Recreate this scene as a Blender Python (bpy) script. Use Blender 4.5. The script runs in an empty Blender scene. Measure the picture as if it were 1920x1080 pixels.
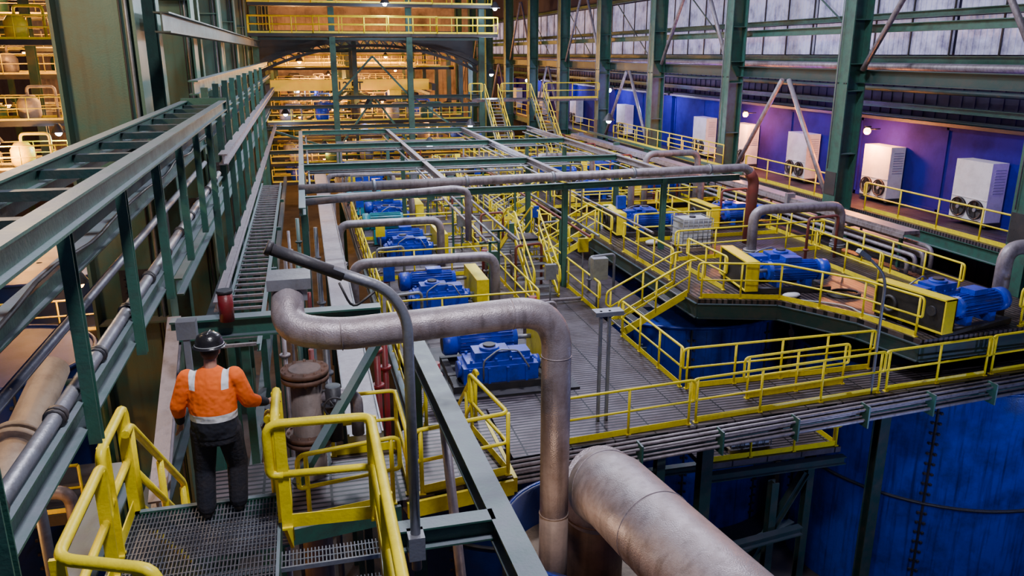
import bpy, math, random
from mathutils import Vector as V, Matrix
random.seed(4)
SC=bpy.context.scene; COL=SC.collection
# ---------------------------------------------------------------- materials
def N(nt,t,**k):
    n=nt.nodes.new(t)
    for a,b in k.items(): setattr(n,a,b)
    return n
def math_(nt,op,a,b=None):
    n=N(nt,'ShaderNodeMath',operation=op)
    for i,x in enumerate((a,b)):
        if x is None: continue
        if isinstance(x,(int,float)): n.inputs[i].default_value=x
        else: nt.links.new(x,n.inputs[i])
    return n.outputs[0]
def mixc(nt,f,a,b):
    n=N(nt,'ShaderNodeMix',data_type='RGBA')
    for i,x in ((0,f),(6,a),(7,b)):
        if isinstance(x,(int,float)): n.inputs[i].default_value=x
        elif isinstance(x,tuple): n.inputs[i].default_value=(*x,1)
        else: nt.links.new(x,n.inputs[i])
    return n.outputs[2]
def base(name):
    m=bpy.data.materials.new(name); m.use_nodes=True
    nt=m.node_tree; return m,nt,nt.nodes['Principled BSDF']
def paint(name,col,rough=.45,metal=0.,dirt=.5,dust=.45,dcol=(.08,.055,.045),ucol=(.26,.22,.23),scale=2.5,bump=.15,em=0,streak=0,bs=30,sp=.5):
    m,nt,b=base(name)
    b.inputs['Specular IOR Level'].default_value=sp
    tc=N(nt,'ShaderNodeTexCoord'); no=N(nt,'ShaderNodeTexNoise'); no.inputs['Scale'].default_value=scale; no.inputs['Detail'].default_value=8; no.inputs['Roughness'].default_value=.68
    nt.links.new(tc.outputs['Object'],no.inputs['Vector'])
    mp=N(nt,'ShaderNodeMapRange'); nt.links.new(no.outputs['Fac'],mp.inputs[0]); mp.inputs[1].default_value=.44; mp.inputs[2].default_value=.68
    f=math_(nt,'MULTIPLY',mp.outputs[0],dirt)
    c=mixc(nt,f,col,dcol)
    if streak:
        mg=N(nt,'ShaderNodeMapping'); mg.inputs['Scale'].default_value=(6,6,.35); nt.links.new(tc.outputs['Object'],mg.inputs[0])
        n3=N(nt,'ShaderNodeTexNoise'); n3.inputs['Scale'].default_value=1.6; n3.inputs['Detail'].default_value=6; nt.links.new(mg.outputs[0],n3.inputs['Vector'])
        m3=N(nt,'ShaderNodeMapRange'); nt.links.new(n3.outputs['Fac'],m3.inputs[0]); m3.inputs[1].default_value=.5; m3.inputs[2].default_value=.72
        c=mixc(nt,math_(nt,'MULTIPLY',m3.outputs[0],streak),c,tuple(x*.3 for x in dcol))
    ge=N(nt,'ShaderNodeNewGeometry'); sx=N(nt,'ShaderNodeSeparateXYZ'); nt.links.new(ge.outputs['Normal'],sx.inputs[0])
    up=math_(nt,'MAXIMUM',sx.outputs[2],0.); up=math_(nt,'POWER',up,2.)
    up=math_(nt,'MULTIPLY',up,dust); up=math_(nt,'MULTIPLY',up,math_(nt,'ADD',no.outputs['Fac'],.3))
    c=mixc(nt,up,c,ucol)
    nt.links.new(c,b.inputs['Base Color'])
    b.inputs['Metallic'].default_value=metal
    nt.links.new(math_(nt,'ADD',math_(nt,'MULTIPLY',no.outputs['Fac'],.4),rough-.16),b.inputs['Roughness'])
    n2=N(nt,'ShaderNodeTexNoise'); n2.inputs['Scale'].default_value=bs; nt.links.new(tc.outputs['Object'],n2.inputs['Vector'])
    bp=N(nt,'ShaderNodeBump'); bp.inputs['Strength'].default_value=bump; bp.inputs['Distance'].default_value=.02
    nt.links.new(n2.outputs['Fac'],bp.inputs['Height']); nt.links.new(bp.outputs[0],b.inputs['Normal'])
    if em:
        nt.links.new(c,b.inputs['Emission Color']); b.inputs['Emission Strength'].default_value=em
    return m
def emit(name,col,s):
    m,nt,b=base(name); b.inputs['Emission Color'].default_value=(*col,1); b.inputs['Emission Strength'].default_value=s; b.inputs['Base Color'].default_value=(*col,1)
    return m
def grating(name,ca,cb,per=.13,axis=1,duty=.62,cross=1.0):
    m,nt,b=base(name)
    ge=N(nt,'ShaderNodeNewGeometry'); sx=N(nt,'ShaderNodeSeparateXYZ'); nt.links.new(ge.outputs['Position'],sx.inputs[0])
    a=math_(nt,'FRACT',math_(nt,'DIVIDE',math_(nt,'ADD',sx.outputs[axis],100.),per)); a=math_(nt,'LESS_THAN',a,duty)
    c2=math_(nt,'FRACT',math_(nt,'DIVIDE',math_(nt,'ADD',sx.outputs[1-axis],100.),cross)); c2=math_(nt,'GREATER_THAN',c2,.04)
    f=math_(nt,'MULTIPLY',a,c2)
    no=N(nt,'ShaderNodeTexNoise'); no.inputs['Scale'].default_value=.9; no.inputs['Detail'].default_value=8; no.inputs['Roughness'].default_value=.7; nt.links.new(ge.outputs['Position'],no.inputs['Vector'])
    mp=N(nt,'ShaderNodeMapRange'); nt.links.new(no.outputs['Fac'],mp.inputs[0]); mp.inputs[1].default_value=.38; mp.inputs[2].default_value=.64
    c=mixc(nt,mp.outputs[0],ca,(ca[0]*.40,ca[1]*.30,ca[2]*.28))
    c=mixc(nt,f,cb,c); nt.links.new(c,b.inputs['Base Color']); b.inputs['Roughness'].default_value=.45; b.inputs['Metallic'].default_value=.4
    bp=N(nt,'ShaderNodeBump'); bp.inputs['Strength'].default_value=.6; bp.inputs['Distance'].default_value=.03
    nt.links.new(f,bp.inputs['Height']); nt.links.new(bp.outputs[0],b.inputs['Normal'])
    return m
YEL=paint('yellow_paint',(.92,.74,.003),.38,dirt=.3,dust=.06,dcol=(.32,.21,.02),scale=6)
GRN=paint('green_steel',(.030,.115,.085),.45,dirt=.6,dust=.65,dcol=(.035,.04,.038),ucol=(.27,.28,.35),scale=3.5)
GRND=paint('dark_green_steel',(.011,.042,.040),.5,dirt=.5,dust=.35,ucol=(.13,.13,.19))
OLV=paint('column_steel',(.05,.125,.095),.5,dirt=.95,dust=.5,dcol=(.13,.095,.035),scale=.45,streak=.25)
GAL=paint('dusty_pipe',(.30,.265,.30),.42,dirt=.7,dust=.6,dcol=(.11,.08,.075),ucol=(.39,.35,.40),metal=.3,streak=.45,scale=3.5)
TAN=paint('scuffed_grey_pipe',(.38,.325,.35),.40,dirt=.75,dust=.5,dcol=(.19,.135,.125),ucol=(.46,.39,.41),metal=.35,streak=.5,scale=4,bump=.3,bs=60)
GALV=paint('galvanised_steel',(.26,.28,.33),.42,dirt=.5,dust=.35,metal=.5)
GRTN=paint('near_grating_steel',(.14,.15,.18),.45,dirt=.6,dust=.15,metal=.5)
BEI=paint('beige_pipe',(.45,.37,.30),.5,dirt=.6,dust=.4,dcol=(.17,.12,.09))
BLU=paint('motor_blue',(.005,.04,.56),.33,dirt=.6,dust=.16,dcol=(.008,.016,.09),scale=4)
TEAL=paint('motor_teal',(.015,.26,.34),.35,dirt=.4,dust=.15)
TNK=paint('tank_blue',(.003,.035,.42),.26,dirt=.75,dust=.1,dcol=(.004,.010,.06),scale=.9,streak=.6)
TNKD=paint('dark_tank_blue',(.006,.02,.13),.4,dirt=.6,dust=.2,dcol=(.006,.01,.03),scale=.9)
CON=paint('container_blue',(.014,.007,.22),.8,dirt=.6,dust=.1,dcol=(.006,.004,.06),scale=.7,sp=.12)
WHT=paint('white_casing',(.70,.70,.73),.5,dirt=.4,dust=.1,dcol=(.32,.30,.32))
BLK=paint('black_guard',(.010,.010,.012),.5,dirt=.2,dust=.1)
RED=paint('red_paint',(.22,.008,.012),.4,dirt=.5,dust=.15)
RUS=paint('rusty_red_pipe',(.22,.045,.035),.6,dirt=.5,dust=.3)
DRK=paint('dark_steel',(.022,.022,.027),.5,dirt=.4,dust=.35,ucol=(.09,.09,.12))
CONC=paint('concrete',(.055,.048,.05),.8,dirt=.8,dust=.05,dcol=(.012,.012,.015),scale=.6)
WALL=paint('sheet_wall',(.045,.042,.09),.7,dirt=.6,dust=.1,dcol=(.02,.018,.03),scale=.4,sp=.2)
WFAR=paint('far_sheet_wall_glow',(.50,.33,.19),.6,dirt=.8,dust=.1,dcol=(.12,.07,.03),scale=.4,em=.08)  # slight emission put into the sheeting as amber glow
PAN=paint('glow_panel_sheet',(.56,.56,.80),.6,dirt=.95,dust=0,dcol=(.16,.15,.28),scale=.9,em=.38)  # pale wall sheets; emission in the colour stands in for light on them
SLU=paint('slurry',(.30,.21,.13),.6,dirt=.8,dust=0,scale=4)
PLA=paint('tote_plastic',(.55,.56,.60),.4,dirt=.4,dust=.1)
SKN=paint('skin',(.45,.23,.16),.5,dirt=.1,dust=0)
NAVY=paint('navy_fabric',(.006,.008,.018),.85,dirt=.3,dust=.05,bump=.4)
BOOT=paint('boot_leather',(.02,.016,.014),.5,dirt=.4,dust=.2)
HELM=paint('helmet_shell',(.012,.012,.014),.2,dirt=.1,dust=.03)
SIL=paint('silver_plate',(.6,.6,.62),.3,dirt=.1,dust=0,metal=.4)
RSL=paint('rust_sleeve',(.15,.075,.05),.6,dirt=.7,dust=.05,streak=.4,dcol=(.06,.035,.026))
STN=paint('stained_pipe',(.18,.13,.11),.6,dirt=.7,dust=.3,streak=.5)
ROPE=paint('pale_rope',(.35,.40,.40),.8,dirt=.2,dust=0)
GRT=grating('deck_grating',(.150,.125,.150),(.008,.008,.013))
GRTF=grating('upper_deck_grating',(.13,.10,.105),(.011,.010,.013),per=.16,axis=0)
LW=emit('lamp_warm',(1,.42,.09),24); LC=emit('lamp_cool',(.75,.85,1),35)
# ---------------------------------------------------------------- mesh builder
class MB:
    def __init__(s): s.v=[];s.f=[];s.sm=[]
    def add(s,vs,fs,sm=False):
        o=len(s.v); s.v+= [V(p) for p in vs]; s.f+=[tuple(i+o for i in f) for f in fs]
        s.sm+= [sm]*len(fs) if isinstance(sm,bool) else sm
        return s
    def box(s,c,sz,rz=0,M=None):
        x,y,z=[a/2 for a in sz]; R=M if M else Matrix.Rotation(rz,3,'Z')
        vs=[V(c)+R@V((i*x,j*y,k*z)) for i in(-1,1) for j in(-1,1) for k in(-1,1)]
        return s.add(vs,[(0,1,3,2),(4,6,7,5),(0,4,5,1),(2,3,7,6),(0,2,6,4),(1,5,7,3)])
    def b2(s,a,b): 
        return s.box([(a[i]+b[i])/2 for i in range(3)],[abs(a[i]-b[i]) for i in range(3)])
    def fr(s,p,q,hint=None):
        d=(V(q)-V(p)).normalized()
        h=V(hint) if hint else V((0,0,1))
        if abs(d.dot(h))>.98: h=V((0,1,0)) if abs(d.y)<.9 else V((1,0,0))
        sd=d.cross(h).normalized(); up=sd.cross(d).normalized(); return d,sd,up
    def beam(s,p,q,w,h,off=(0,0),hint=None):
        p=V(p);q=V(q);d,sd,up=s.fr(p,q,hint); o=sd*off[0]+up*off[1]
        vs=[a+o+sd*i*w/2+up*j*h/2 for a in(p,q) for i in(-1,1) for j in(-1,1)]
        return s.add(vs,[(0,1,3,2),(4,6,7,5),(0,4,5,1),(2,3,7,6),(0,2,6,4),(1,5,7,3)])
    def ib(s,p,q,w,h,t=.03,hint=None):
        s.beam(p,q,w,t,(0,h/2-t/2),hint); s.beam(p,q,w,t,(0,-h/2+t/2),hint); return s.beam(p,q,t,h-2*t,(0,0),hint)
    def tube(s,path,r,n=10,cap=True,sm=True):
        path=[V(p) for p in path]; m=len(path)
        rs=r if isinstance(r,(list,tuple)) else [r]*m
        d=(path[1]-path[0]).normalized(); h=V((0,0,1)) if abs(d.z)<.9 else V((0,1,0))
        u=(h-d*h.dot(d)).normalized(); o=len(s.v)
        for i,p in enumerate(path):
            if i==0: t=d
            elif i==m-1: t=(path[i]-path[i-1]).normalized()
            else: t=((path[i]-path[i-1]).normalized()+(path[i+1]-path[i]).normalized()).normalized()
            u=(u-t*u.dot(t)).normalized(); w=t.cross(u)
            for k in range(n):
                a=2*math.pi*k/n; s.v.append(p+(u*math.cos(a)+w*math.sin(a))*rs[i])
        for i in range(m-1):
            for k in range(n):
                k2=(k+1)%n; s.f.append((o+i*n+k,o+i*n+k2,o+(i+1)*n+k2,o+(i+1)*n+k)); s.sm.append(sm)
        if cap:
            s.f.append(tuple(o+k for k in reversed(range(n)))); s.f.append(tuple(o+(m-1)*n+k for k in range(n))); s.sm+=[False,False]
        return s
    def ring(s,c,ax,R,r,n=20,k=6):
        ax=V(ax).normalized(); h=V((0,0,1)) if abs(ax.z)<.9 else V((1,0,0)); u=ax.cross(h).normalized(); w=ax.cross(u); o=len(s.v); c=V(c)
        for i in range(n):
            a=2*math.pi*i/n; e=u*math.cos(a)+w*math.sin(a)
            for j in range(k):
                b=2*math.pi*j/k; s.v.append(c+e*(R+r*math.cos(b))+ax*r*math.sin(b))
        for i in range(n):
            for j in range(k):
                i2=(i+1)%n;j2=(j+1)%k
                s.f.append((o+i*k+j,o+i2*k+j,o+i2*k+j2,o+i*k+j2)); s.sm.append(True)
        return s
    def lathe(s,c,prof,n=32,a0=0,a1=2*math.pi):
        o=len(s.v);m=len(prof);full=abs(a1-a0-2*math.pi)<1e-3; c=V(c); cnt=n if full else n+1
        for i in range(cnt):
            a=a0+(a1-a0)*i/n
            for r,z in prof: s.v.append(c+V((r*math.cos(a),r*math.sin(a),z)))
        for i in range(n):
            i2=(i+1)%cnt
            for j in range(m-1):
                s.f.append((o+i*m+j,o+i2*m+j,o+i2*m+j+1,o+i*m+j+1)); s.sm.append(True)
        return s
    def loft(s,secs,n=20):
        o=len(s.v);m=len(secs)
        for c,rx,ry in secs:
            for k in range(n):
                a=2*math.pi*k/n; s.v.append(V(c)+V((rx*math.cos(a),ry*math.sin(a),0)))
        for i in range(m-1):
            for k in range(n):
                k2=(k+1)%n; s.f.append((o+i*n+k,o+i*n+k2,o+(i+1)*n+k2,o+(i+1)*n+k)); s.sm.append(True)
        s.f.append(tuple(o+k for k in reversed(range(n)))); s.f.append(tuple(o+(m-1)*n+k for k in range(n))); s.sm+=[True,True]
        return s
    def ball(s,c,r,sc=(1,1,1),n=14):
        secs=[]
        for i in range(1,n):
            a=math.pi*i/n; secs.append(((c[0],c[1],c[2]-r*sc[2]*math.cos(a)),r*sc[0]*math.sin(a),r*sc[1]*math.sin(a)))
        return s.loft(secs,16)
    def caps(s,p,q,r1,r2):
        p=V(p);q=V(q);d=(q-p).normalized();path=[];rs=[]
        for a in (80,60,35,0): path.append(p-d*r1*math.sin(math.radians(a)));rs.append(r1*math.cos(math.radians(a)))
        for a in (0,35,60,80): path.append(q+d*r2*math.sin(math.radians(a)));rs.append(r2*math.cos(math.radians(a)))
        return s.tube(path,rs,12)
    def disc(s,c,r,ax,t,n=20):
        a=V(ax).normalized()*t/2; return s.tube([V(c)-a,V(c)+a],r,n)
    def poly(s,pts,z0,z1):
        n=len(pts); vs=[(p[0],p[1],z0) for p in pts]+[(p[0],p[1],z1) for p in pts]
        return s.add(vs,[tuple(reversed(range(n))),tuple(range(n,2*n))]+[(i,(i+1)%n,n+(i+1)%n,n+i) for i in range(n)])
def fil(pts,R,k=5):
    pts=[V(p) for p in pts]; out=[pts[0]]
    for i in range(1,len(pts)-1):
        a,b,c=pts[i-1],pts[i],pts[i+1]; u=(a-b);w=(c-b)
        r=min(R,u.length*.48,w.length*.48); p0=b+u.normalized()*r; p1=b+w.normalized()*r
        for j in range(k+1):
            t=j/k; out.append(p0*(1-t)**2+b*2*t*(1-t)+p1*t*t)
    out.append(pts[-1]); return out
BASE={}
def mkobj(name,mb,mat,loc):
    me=bpy.data.meshes.new(name); L=V(loc)
    me.from_pydata([tuple(p-L) for p in mb.v],[],mb.f); me.update()
    me.polygons.foreach_set('use_smooth',mb.sm); me.materials.append(mat)
    o=bpy.data.objects.new(name,me); COL.objects.link(o); return o
def tag(o,label,cat,group=None,kind=None):
    if label: o['label']=label
    if cat: o['category']=cat
    if group: o['group']=group
    if kind: o['kind']=kind
def thing(name,label,cat,loc,group=None):
    e=bpy.data.objects.new(name,None); e.empty_display_size=.2; COL.objects.link(e); e.location=loc; BASE[e]=V(loc)
    tag(e,label,cat,group); return e
def part(name,mb,mat,par,label=None):
    o=mkobj(name,mb,mat,BASE[par]); o.parent=par; BASE[o]=BASE[par]
    if label:o['label']=label
    return o
def solo(name,mb,mat,label,cat,group=None,kind=None):
    xs=[p.x for p in mb.v];ys=[p.y for p in mb.v];zs=[p.z for p in mb.v]
    loc=V(((min(xs)+max(xs))/2,(min(ys)+max(ys))/2,min(zs)))
    o=mkobj(name,mb,mat,loc); o.location=loc; BASE[o]=loc; tag(o,label,cat,group,kind); return o
def struct(name,mb,mat):
    o=mkobj(name,mb,mat,(0,0,0)); o['kind']='structure'; return o
def dup(src,loc,rz=0,label=None,sc=None):
    def cp(o,par):
        n=o.copy(); COL.objects.link(n); n.parent=par
        for c in list(o.children): cp(c,n)
        return n
    n=cp(src,None); n.location=loc; n.rotation_euler=(0,0,rz)
    if sc: n.scale=(sc,sc,sc)
    if label:n['label']=label
    return n
def light(name,typ,loc,e,col,size=1,par=None,rot=(0,0,0),sy=None):
    l=bpy.data.lights.new(name,typ); l.energy=e; l.color=col
    if typ=='AREA':
        l.size=size
        if sy: l.shape='RECTANGLE'; l.size_y=sy
    elif typ=='POINT': l.shadow_soft_size=size
    o=bpy.data.objects.new(name,l); COL.objects.link(o); o.location=loc; o.rotation_euler=rot
    if par: o.parent=par; o.location=V(loc)-BASE[par]
    return o
# ---------------------------------------------------------------- railings
def rail(pts,label='yellow tubular guardrail along the steel grating deck',h=1.06,r=.032,sp=1.5,toe=True,group='yellow guardrails',loop=True,flat=False,small=False):
    pts=[V(p) for p in pts]; mid=sum(pts,V())/len(pts); mid.z=pts[0].z
    H=V((0,0,h));M=V((0,0,h*.52))
    if small:
        mb=MB(); mb.tube([p+H for p in pts],r,5); mb.tube([p+M for p in pts],r*.8,5)
        for a,b in zip(pts,pts[1:]):
            n=max(1,round((b-a).length/sp))
            for i in range(n+1): p=a.lerp(b,i/n); mb.tube([p,p+H],r*.9,4)
            mb.beam(a+V((0,0,.06)),b+V((0,0,.06)),.02,.1)
        return solo('guardrail',mb,YEL,label,'railing',group)
    t=thing('guardrail',label,'railing',mid,group)
    top=[p+H for p in pts]
    d0=(pts[0]-pts[1]).normalized()*.12; d1=(pts[-1]-pts[-2]).normalized()*.12
    if loop:
        path=[pts[0]+M,pts[0]+M+d0,top[0]+d0]+top[1:-1]+[top[-1]+d1,pts[-1]+M+d1,pts[-1]+M]
        path=fil(path,.13,4)
    else: path=fil(top,.12,4) if len(top)>2 else top
    part('top_rail',MB().tube(path,r,8),YEL,t)
    part('mid_rail',MB().tube(fil([p+M for p in pts],.1,3) if len(pts)>2 else [p+M for p in pts],r*.85,8),YEL,t)
    if toe:
        mb=MB()
        for a,b in zip(pts,pts[1:]): mb.beam(a+V((0,0,.07)),b+V((0,0,.07)),.012,.14)
        part('toe_board',mb,YEL,t)
    for si,(a,b) in enumerate(zip(pts,pts[1:])):
        n=max(1,round((b-a).length/sp))
        for i in range(0 if si==0 else 1,n+1):
            p=a.lerp(b,i/n); mb=MB()
            if flat: mb.beam(p,p+H,.10,.035)
            else: mb.tube([p,p+H],r*.95,7)
            mb.box(p+V((0,0,.01)),(.1,.1,.02))
            part('post',mb,YEL,t)
    return t
def stair(bot,top,w,label,rails=True,r=.032,mat=YEL,sides=(1,-1)):
    bot=V(bot);top=V(top);d=top-bot;hd=V((d.x,d.y,0)).normalized();s=V((hd.y,-hd.x,0))
    t=thing('steel_stair',label,'stairs',(bot.x,bot.y,bot.z))
    for k in (-1,1): part('stringer',MB().beam(bot+s*k*w/2,top+s*k*w/2,.04,.22),mat,t)
    n=max(2,round(d.z/.2))
    for i in range(n):
        c=bot.lerp(top,(i+.5)/n); mb=MB(); a=c-s*(w/2-.03);b=c+s*(w/2-.03)
        for j in range(5): mb.beam(a+hd*(j-2)*.055,b+hd*(j-2)*.055,.012,.03)
        mb.beam(a-hd*.13,b-hd*.13,.03,.035)
        part('tread',mb,GALV,t)
    if rails:
        H=V((0,0,1.0))
        for k in sides:
            a=bot+s*k*w/2;b=top+s*k*w/2
            path=fil([a+V((0,0,.5)),a-hd*.15+V((0,0,.6)),a-hd*.12+H,b+H,b+hd*.2+H],.12,4)
            part('handrail',MB().tube(path,r,8),YEL,t)
            part('mid_rail',MB().tube([a+V((0,0,.5)),b+V((0,0,.5))],r*.85,8),YEL,t)
            m=max(1,round(d.length/1.4))
            for i in range(m+1): p=a.lerp(b,i/m); part('post',MB().tube([p,p+H],r*.95,7),YEL,t)
    return t
# ================================================================= shell
struct('floor',MB().b2((-32,-10,-8.3),(26,114,-8)),CONC)
mb=MB().b2((24.5,-4,-8),(24.9,114,7.7))
for i in range(180): mb.box((24.48,-3.7+i*.65,3),(.06,.12,9.4))
struct('wall_right',mb,WALL)
struct('wall_right_upper',MB().b2((24.7,-4,7.7),(24.9,114,20)),WALL)
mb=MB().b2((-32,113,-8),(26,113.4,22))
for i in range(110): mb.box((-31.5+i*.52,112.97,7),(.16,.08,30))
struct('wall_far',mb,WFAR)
struct('wall_left',MB().b2((-32.3,-4,-8),(-32,114,22)),WALL)
YC=[17.9+9*i for i in range(-1,11)]
wn=1
for y in YC:
    for z0,z1 in ((7.95,9.35),(9.65,11.6)):
        mb=MB()
        for k in range(4):
            mb.b2((24.47,y+.25+k*2.2,z0),(24.6,y+.25+k*2.2+2.12,z1))
            for j in range(7): mb.b2((24.44,y+.38+k*2.2+j*.29,z0),(24.47,y+.48+k*2.2+j*.29,z1))
        struct(f'glow_panel_{wn}',mb,PAN); wn+=1  # wall sheets that glow by their own material, not glazed openings
for i,(z,w,h,x) in enumerate([(7.75,.35,.3,24.2),(9.5,.3,.25,24.2),(11.8,.3,.25,24.2),(5.9,.3,.22,24.2)]):
    solo('wall_girt',MB().ib((x,0,z),(x,112,z),w,h),GRN,'long green steel girt running along the panelled wall','beam','wall girts')
for y in YC:
    for k in range(4): solo('panel_mullion',MB().b2((24.36,y+k*2.2+.16,7.9),(24.42,y+k*2.2+.22,11.65)),DRK,'thin dark seam bar over the pale wall panels','beam','panel mullions')
solo('crane_runway_girder',MB().ib((20.95,2,7.15),(20.95,112,7.15),.45,.5),GRND,'dark green steel girder bolted to the row of columns','beam')
solo('crane_runway_girder',MB().ib((21.3,2,8.9),(21.3,112,8.9),.3,.3),GRN,'slim green steel girder tying the columns together','beam')
solo('wall_pipe',MB().tube([(23.4,2,6.6),(23.4,110,6.6)],.1,8),GRND,'dark pipe running high along the wall','pipe','wall pipes')
solo('wall_pipe',MB().tube([(22.6,2,7.5),(22.6,110,7.5)],.14,8),GAL,'dark pipe running high along the wall','pipe','wall pipes')
for i in range(7): solo('cladding_brace',MB().beam((24.0,19+12*i,8),(24.0,25+12*i,11.6),.06,.06),GRN,'thin diagonal wall brace over pale cladding','brace','cladding braces')
for i,y in enumerate(YC):
    zb=-8 if i>1 else -.6
    y=y+.7
    mb=MB(); mb.beam((20.15,y,zb),(20.15,y,15),.75,.05,hint=(1,0,0)); mb.beam((20.9,y,zb),(20.9,y,15),.75,.05,hint=(1,0,0)); mb.b2((20.15,y-.03,zb),(20.9,y+.03,15))
    for z in (2,4.2,6.6,7.6,9.2): mb.b2((20.15,y-.36,z),(20.9,y+.36,z+.03))
    t=thing('steel_column','tall dark green steel H-section column beside the wall walkway','column',(20.5,y,zb),'wall columns')
    part('shaft',mb,GRN,t)
    mb=MB()
    for zz in (3.0,3.25,6.9): 
        for yy in (-.3,-.18,.18,.3): mb.disc((20.11,y+yy,zz),.03,(1,0,0),.03,8)
    mb.b2((20.1,y-.34,2.6),(20.13,y+.34,3.5)); part('bolted_splice_plate',mb,DRK,t)
    part('conduit',MB().tube([(20.06,y+.2,3.6),(20.06,y+.2,14)],.025,6),GALV,t)
    if i==11: continue
    for s_ in (0,1):
        lo=(20.55,y+(.6 if s_==0 else 8.4),2.2 if i%2==0 else 7.4); hi=(20.55,y+(4.2 if s_==0 else 4.7),6.9 if i%2==0 else 12.6)
        solo('chevron_brace',MB().tube([lo,hi],.10,8),GAL,'dusty steel pipe brace between two columns','brace','chevron braces')
solo('wall_walkway',MB().b2((20.95,14,1.98),(23.2,100,2.1)),GRT,'long steel grating walkway beside blue containers','walkway')
solo('walkway_edge_beam',MB().ib((21.05,14,1.75),(21.05,100,1.75),.2,.45),GRN,'green edge beam under the wall walkway','beam')
solo('container_floor',MB().b2((20.95,14,-.6),(24.3,100,-.3)),DRK,'dark steel floor under the container row','floor deck')
for y in YC: 
    rail([(21.15,y+1.2,2.1),(21.15,y+8.8,2.1)],'yellow guardrail on the walkway beside blue containers',sp=1.9,small=y>45,group='wall walkway guardrails')
def container(y0,y1,lab,zt=5.4):
    t=thing('site_container',lab,'container',(24,(y0+y1)/2,2.1),'blue containers')
    mb=MB().b2((23.3,y0,2.1),(24.4,y1,zt))
    for yy in (y0,y1-.12,(y0+y1)/2-.06): mb.b2((23.25,yy,2.1),(23.3,yy+.12,zt))
    mb.b2((23.25,y0,2.1),(23.3,y1,2.25)).b2((23.25,y0,zt-.15),(23.3,y1,zt))
    part('body',mb,CON,t)
    part('roof',MB().b2((22.9,y0-.08,zt),(24.4,y1+.08,zt+.12)),DRK,t,'dark overhanging roof edge')
    part('roof_pipe',MB().tube([(23.1,y0,zt+.16),(23.1,y1,zt+.16)],.04,6),GRND,t)
    part('roof_pipe',MB().tube([(23.5,y0,zt+.16),(23.5,y1,zt+.16)],.04,6),GRND,t)
    return t
for k,(a,b) in enumerate([(14,20.2),(20.4,30.2),(30.4,40.5),(40.7,48.5),(49,58.5),(59,68),(69,78),(79,88),(89,98)]):
    container(a,b,'purple-blue steel container with wall-mounted cooling units')
def ac():
    t=thing('air_conditioner','white outdoor air conditioner with two black fans on blue wall','air conditioner',(0,0,0),'air conditioners')
    c_=part('casing',MB().b2((-.45,-.8,.15),(.22,.8,2.2)).b2((-.47,-.78,.9),(-.45,.78,.93)),WHT,t)
    mb=MB()
    for i in range(9): mb.b2((-.3,-.81,1.15+i*.1),(.15,-.8,1.19+i*.1))
    part('louvre_panel',mb,SIL,c_)
    for s in (-.38,.38):
        fo=part('fan',MB().disc((-.455,s,.55),.33,(1,0,0),.02,24).ring((-.53,s,.55),(1,0,0),.32,.03,22,6),BLK,t,'round black fan in its opening')
        mb=MB(); c=V((-.50,s,.55))
        for k in range(5):
            a=2*math.pi*k/5; e=V((0,math.cos(a),math.sin(a))); g=V((0,-math.sin(a),math.cos(a)))
            mb.add([c+e*.05-g*.03+V((.015,0,0)),c+e*.05+g*.03,c+e*.29+g*.13-V((.02,0,0)),c+e*.29-g*.08+V((.02,0,0))],[(0,1,2,3)])
        part('blades',mb,DRK,fo); part('hub',MB().disc(c-V((.02,0,0)),.07,(1,0,0),.06,12),GALV,fo)
    part('mounting_frame',MB().b2((-.42,-.85,0),(.22,-.7,.15)).b2((-.42,.7,0),(.22,.85,.15)).b2((-.42,-.85,.04),(-.34,.85,.12)),DRK,t)
    return t
A0=ac(); A0.location=(23.0,23.1,2.2)
for y in (28.1,33.7,39.0,43.6,56,67,77,87): dup(A0,(23.0,y,2.2),0)
def bracket_lamp(p,warm,e,lab,sz=.09,col=None):
    t=thing('wall_lamp',lab,'lamp',p,'wall lamps'); p=V(p)
    part('bracket',MB().tube([p+V((.6,0,.05)),p+V((0,0,.05))],.025,6).box(p+V((.0,0,.15)),(.22,.16,.05)),DRK,t)
    part('bulb',MB().ball(p-V((0,0,.02)),sz,n=8),LW if warm else LC,t)
    light('wall_lamp_light','POINT',p-V((.1,0,.25)),e,col or ((1,.30,.08) if warm else (.5,.5,1)),.12,t)
bracket_lamp((22.1,28.3,5.0),True,1300,'glowing orange lamp on the container front',.14)
bracket_lamp((22.1,37.8,5.0),True,1300,'glowing orange lamp on the container front',.14)
for y in (48.5,57,68,80): bracket_lamp((22.0,y,5.4),False,280,'cold white lamp on the container front',.15)
for y in (20,33.5,43.5,52): light('violet_fill_light','POINT',(21.8,y,5.7),130,(.32,.08,1),.2)  # added violet fill along the containers, without any fixture
# ================================================================= deck
def deck(pts,z,mat,lab,th=.12):
    return solo('grating_deck',MB().poly(pts,z-th,z),mat,lab,'deck')
deck([(3.7,14.35),(20,15.75),(20,16.8),(8.7,16.8),(3.7,16.8)],0,GRT,'steel grating deck strip along the front edge')
deck([(2.2,16.8),(8.7,16.8),(8.7,34),(1.9,34)],0,GRT,'steel grating deck around the blue agitator drives')
deck([(1.9,34.1),(10.7,34.1),(10.7,58),(1.9,58)],0,GRT,'steel grating deck running towards the end of the hall')
deck([(8.75,23.2),(10.7,23.2),(10.7,34),(8.75,34)],-.01,GRT,'steel grating walkway beside the raised platform')
UP=[(10.8,33),(10.8,20.3),(13.0,19.6),(14.2,17.6),(14.6,15.75),(20,16.0),(20,33)]
deck(UP[::-1],1.1,GRTF,'raised grating platform carrying agitator drives')
deck([(10.8,35),(20,35),(20,58),(10.8,58)],1.1,GRTF,'second raised grating platform further down the hall')
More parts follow.
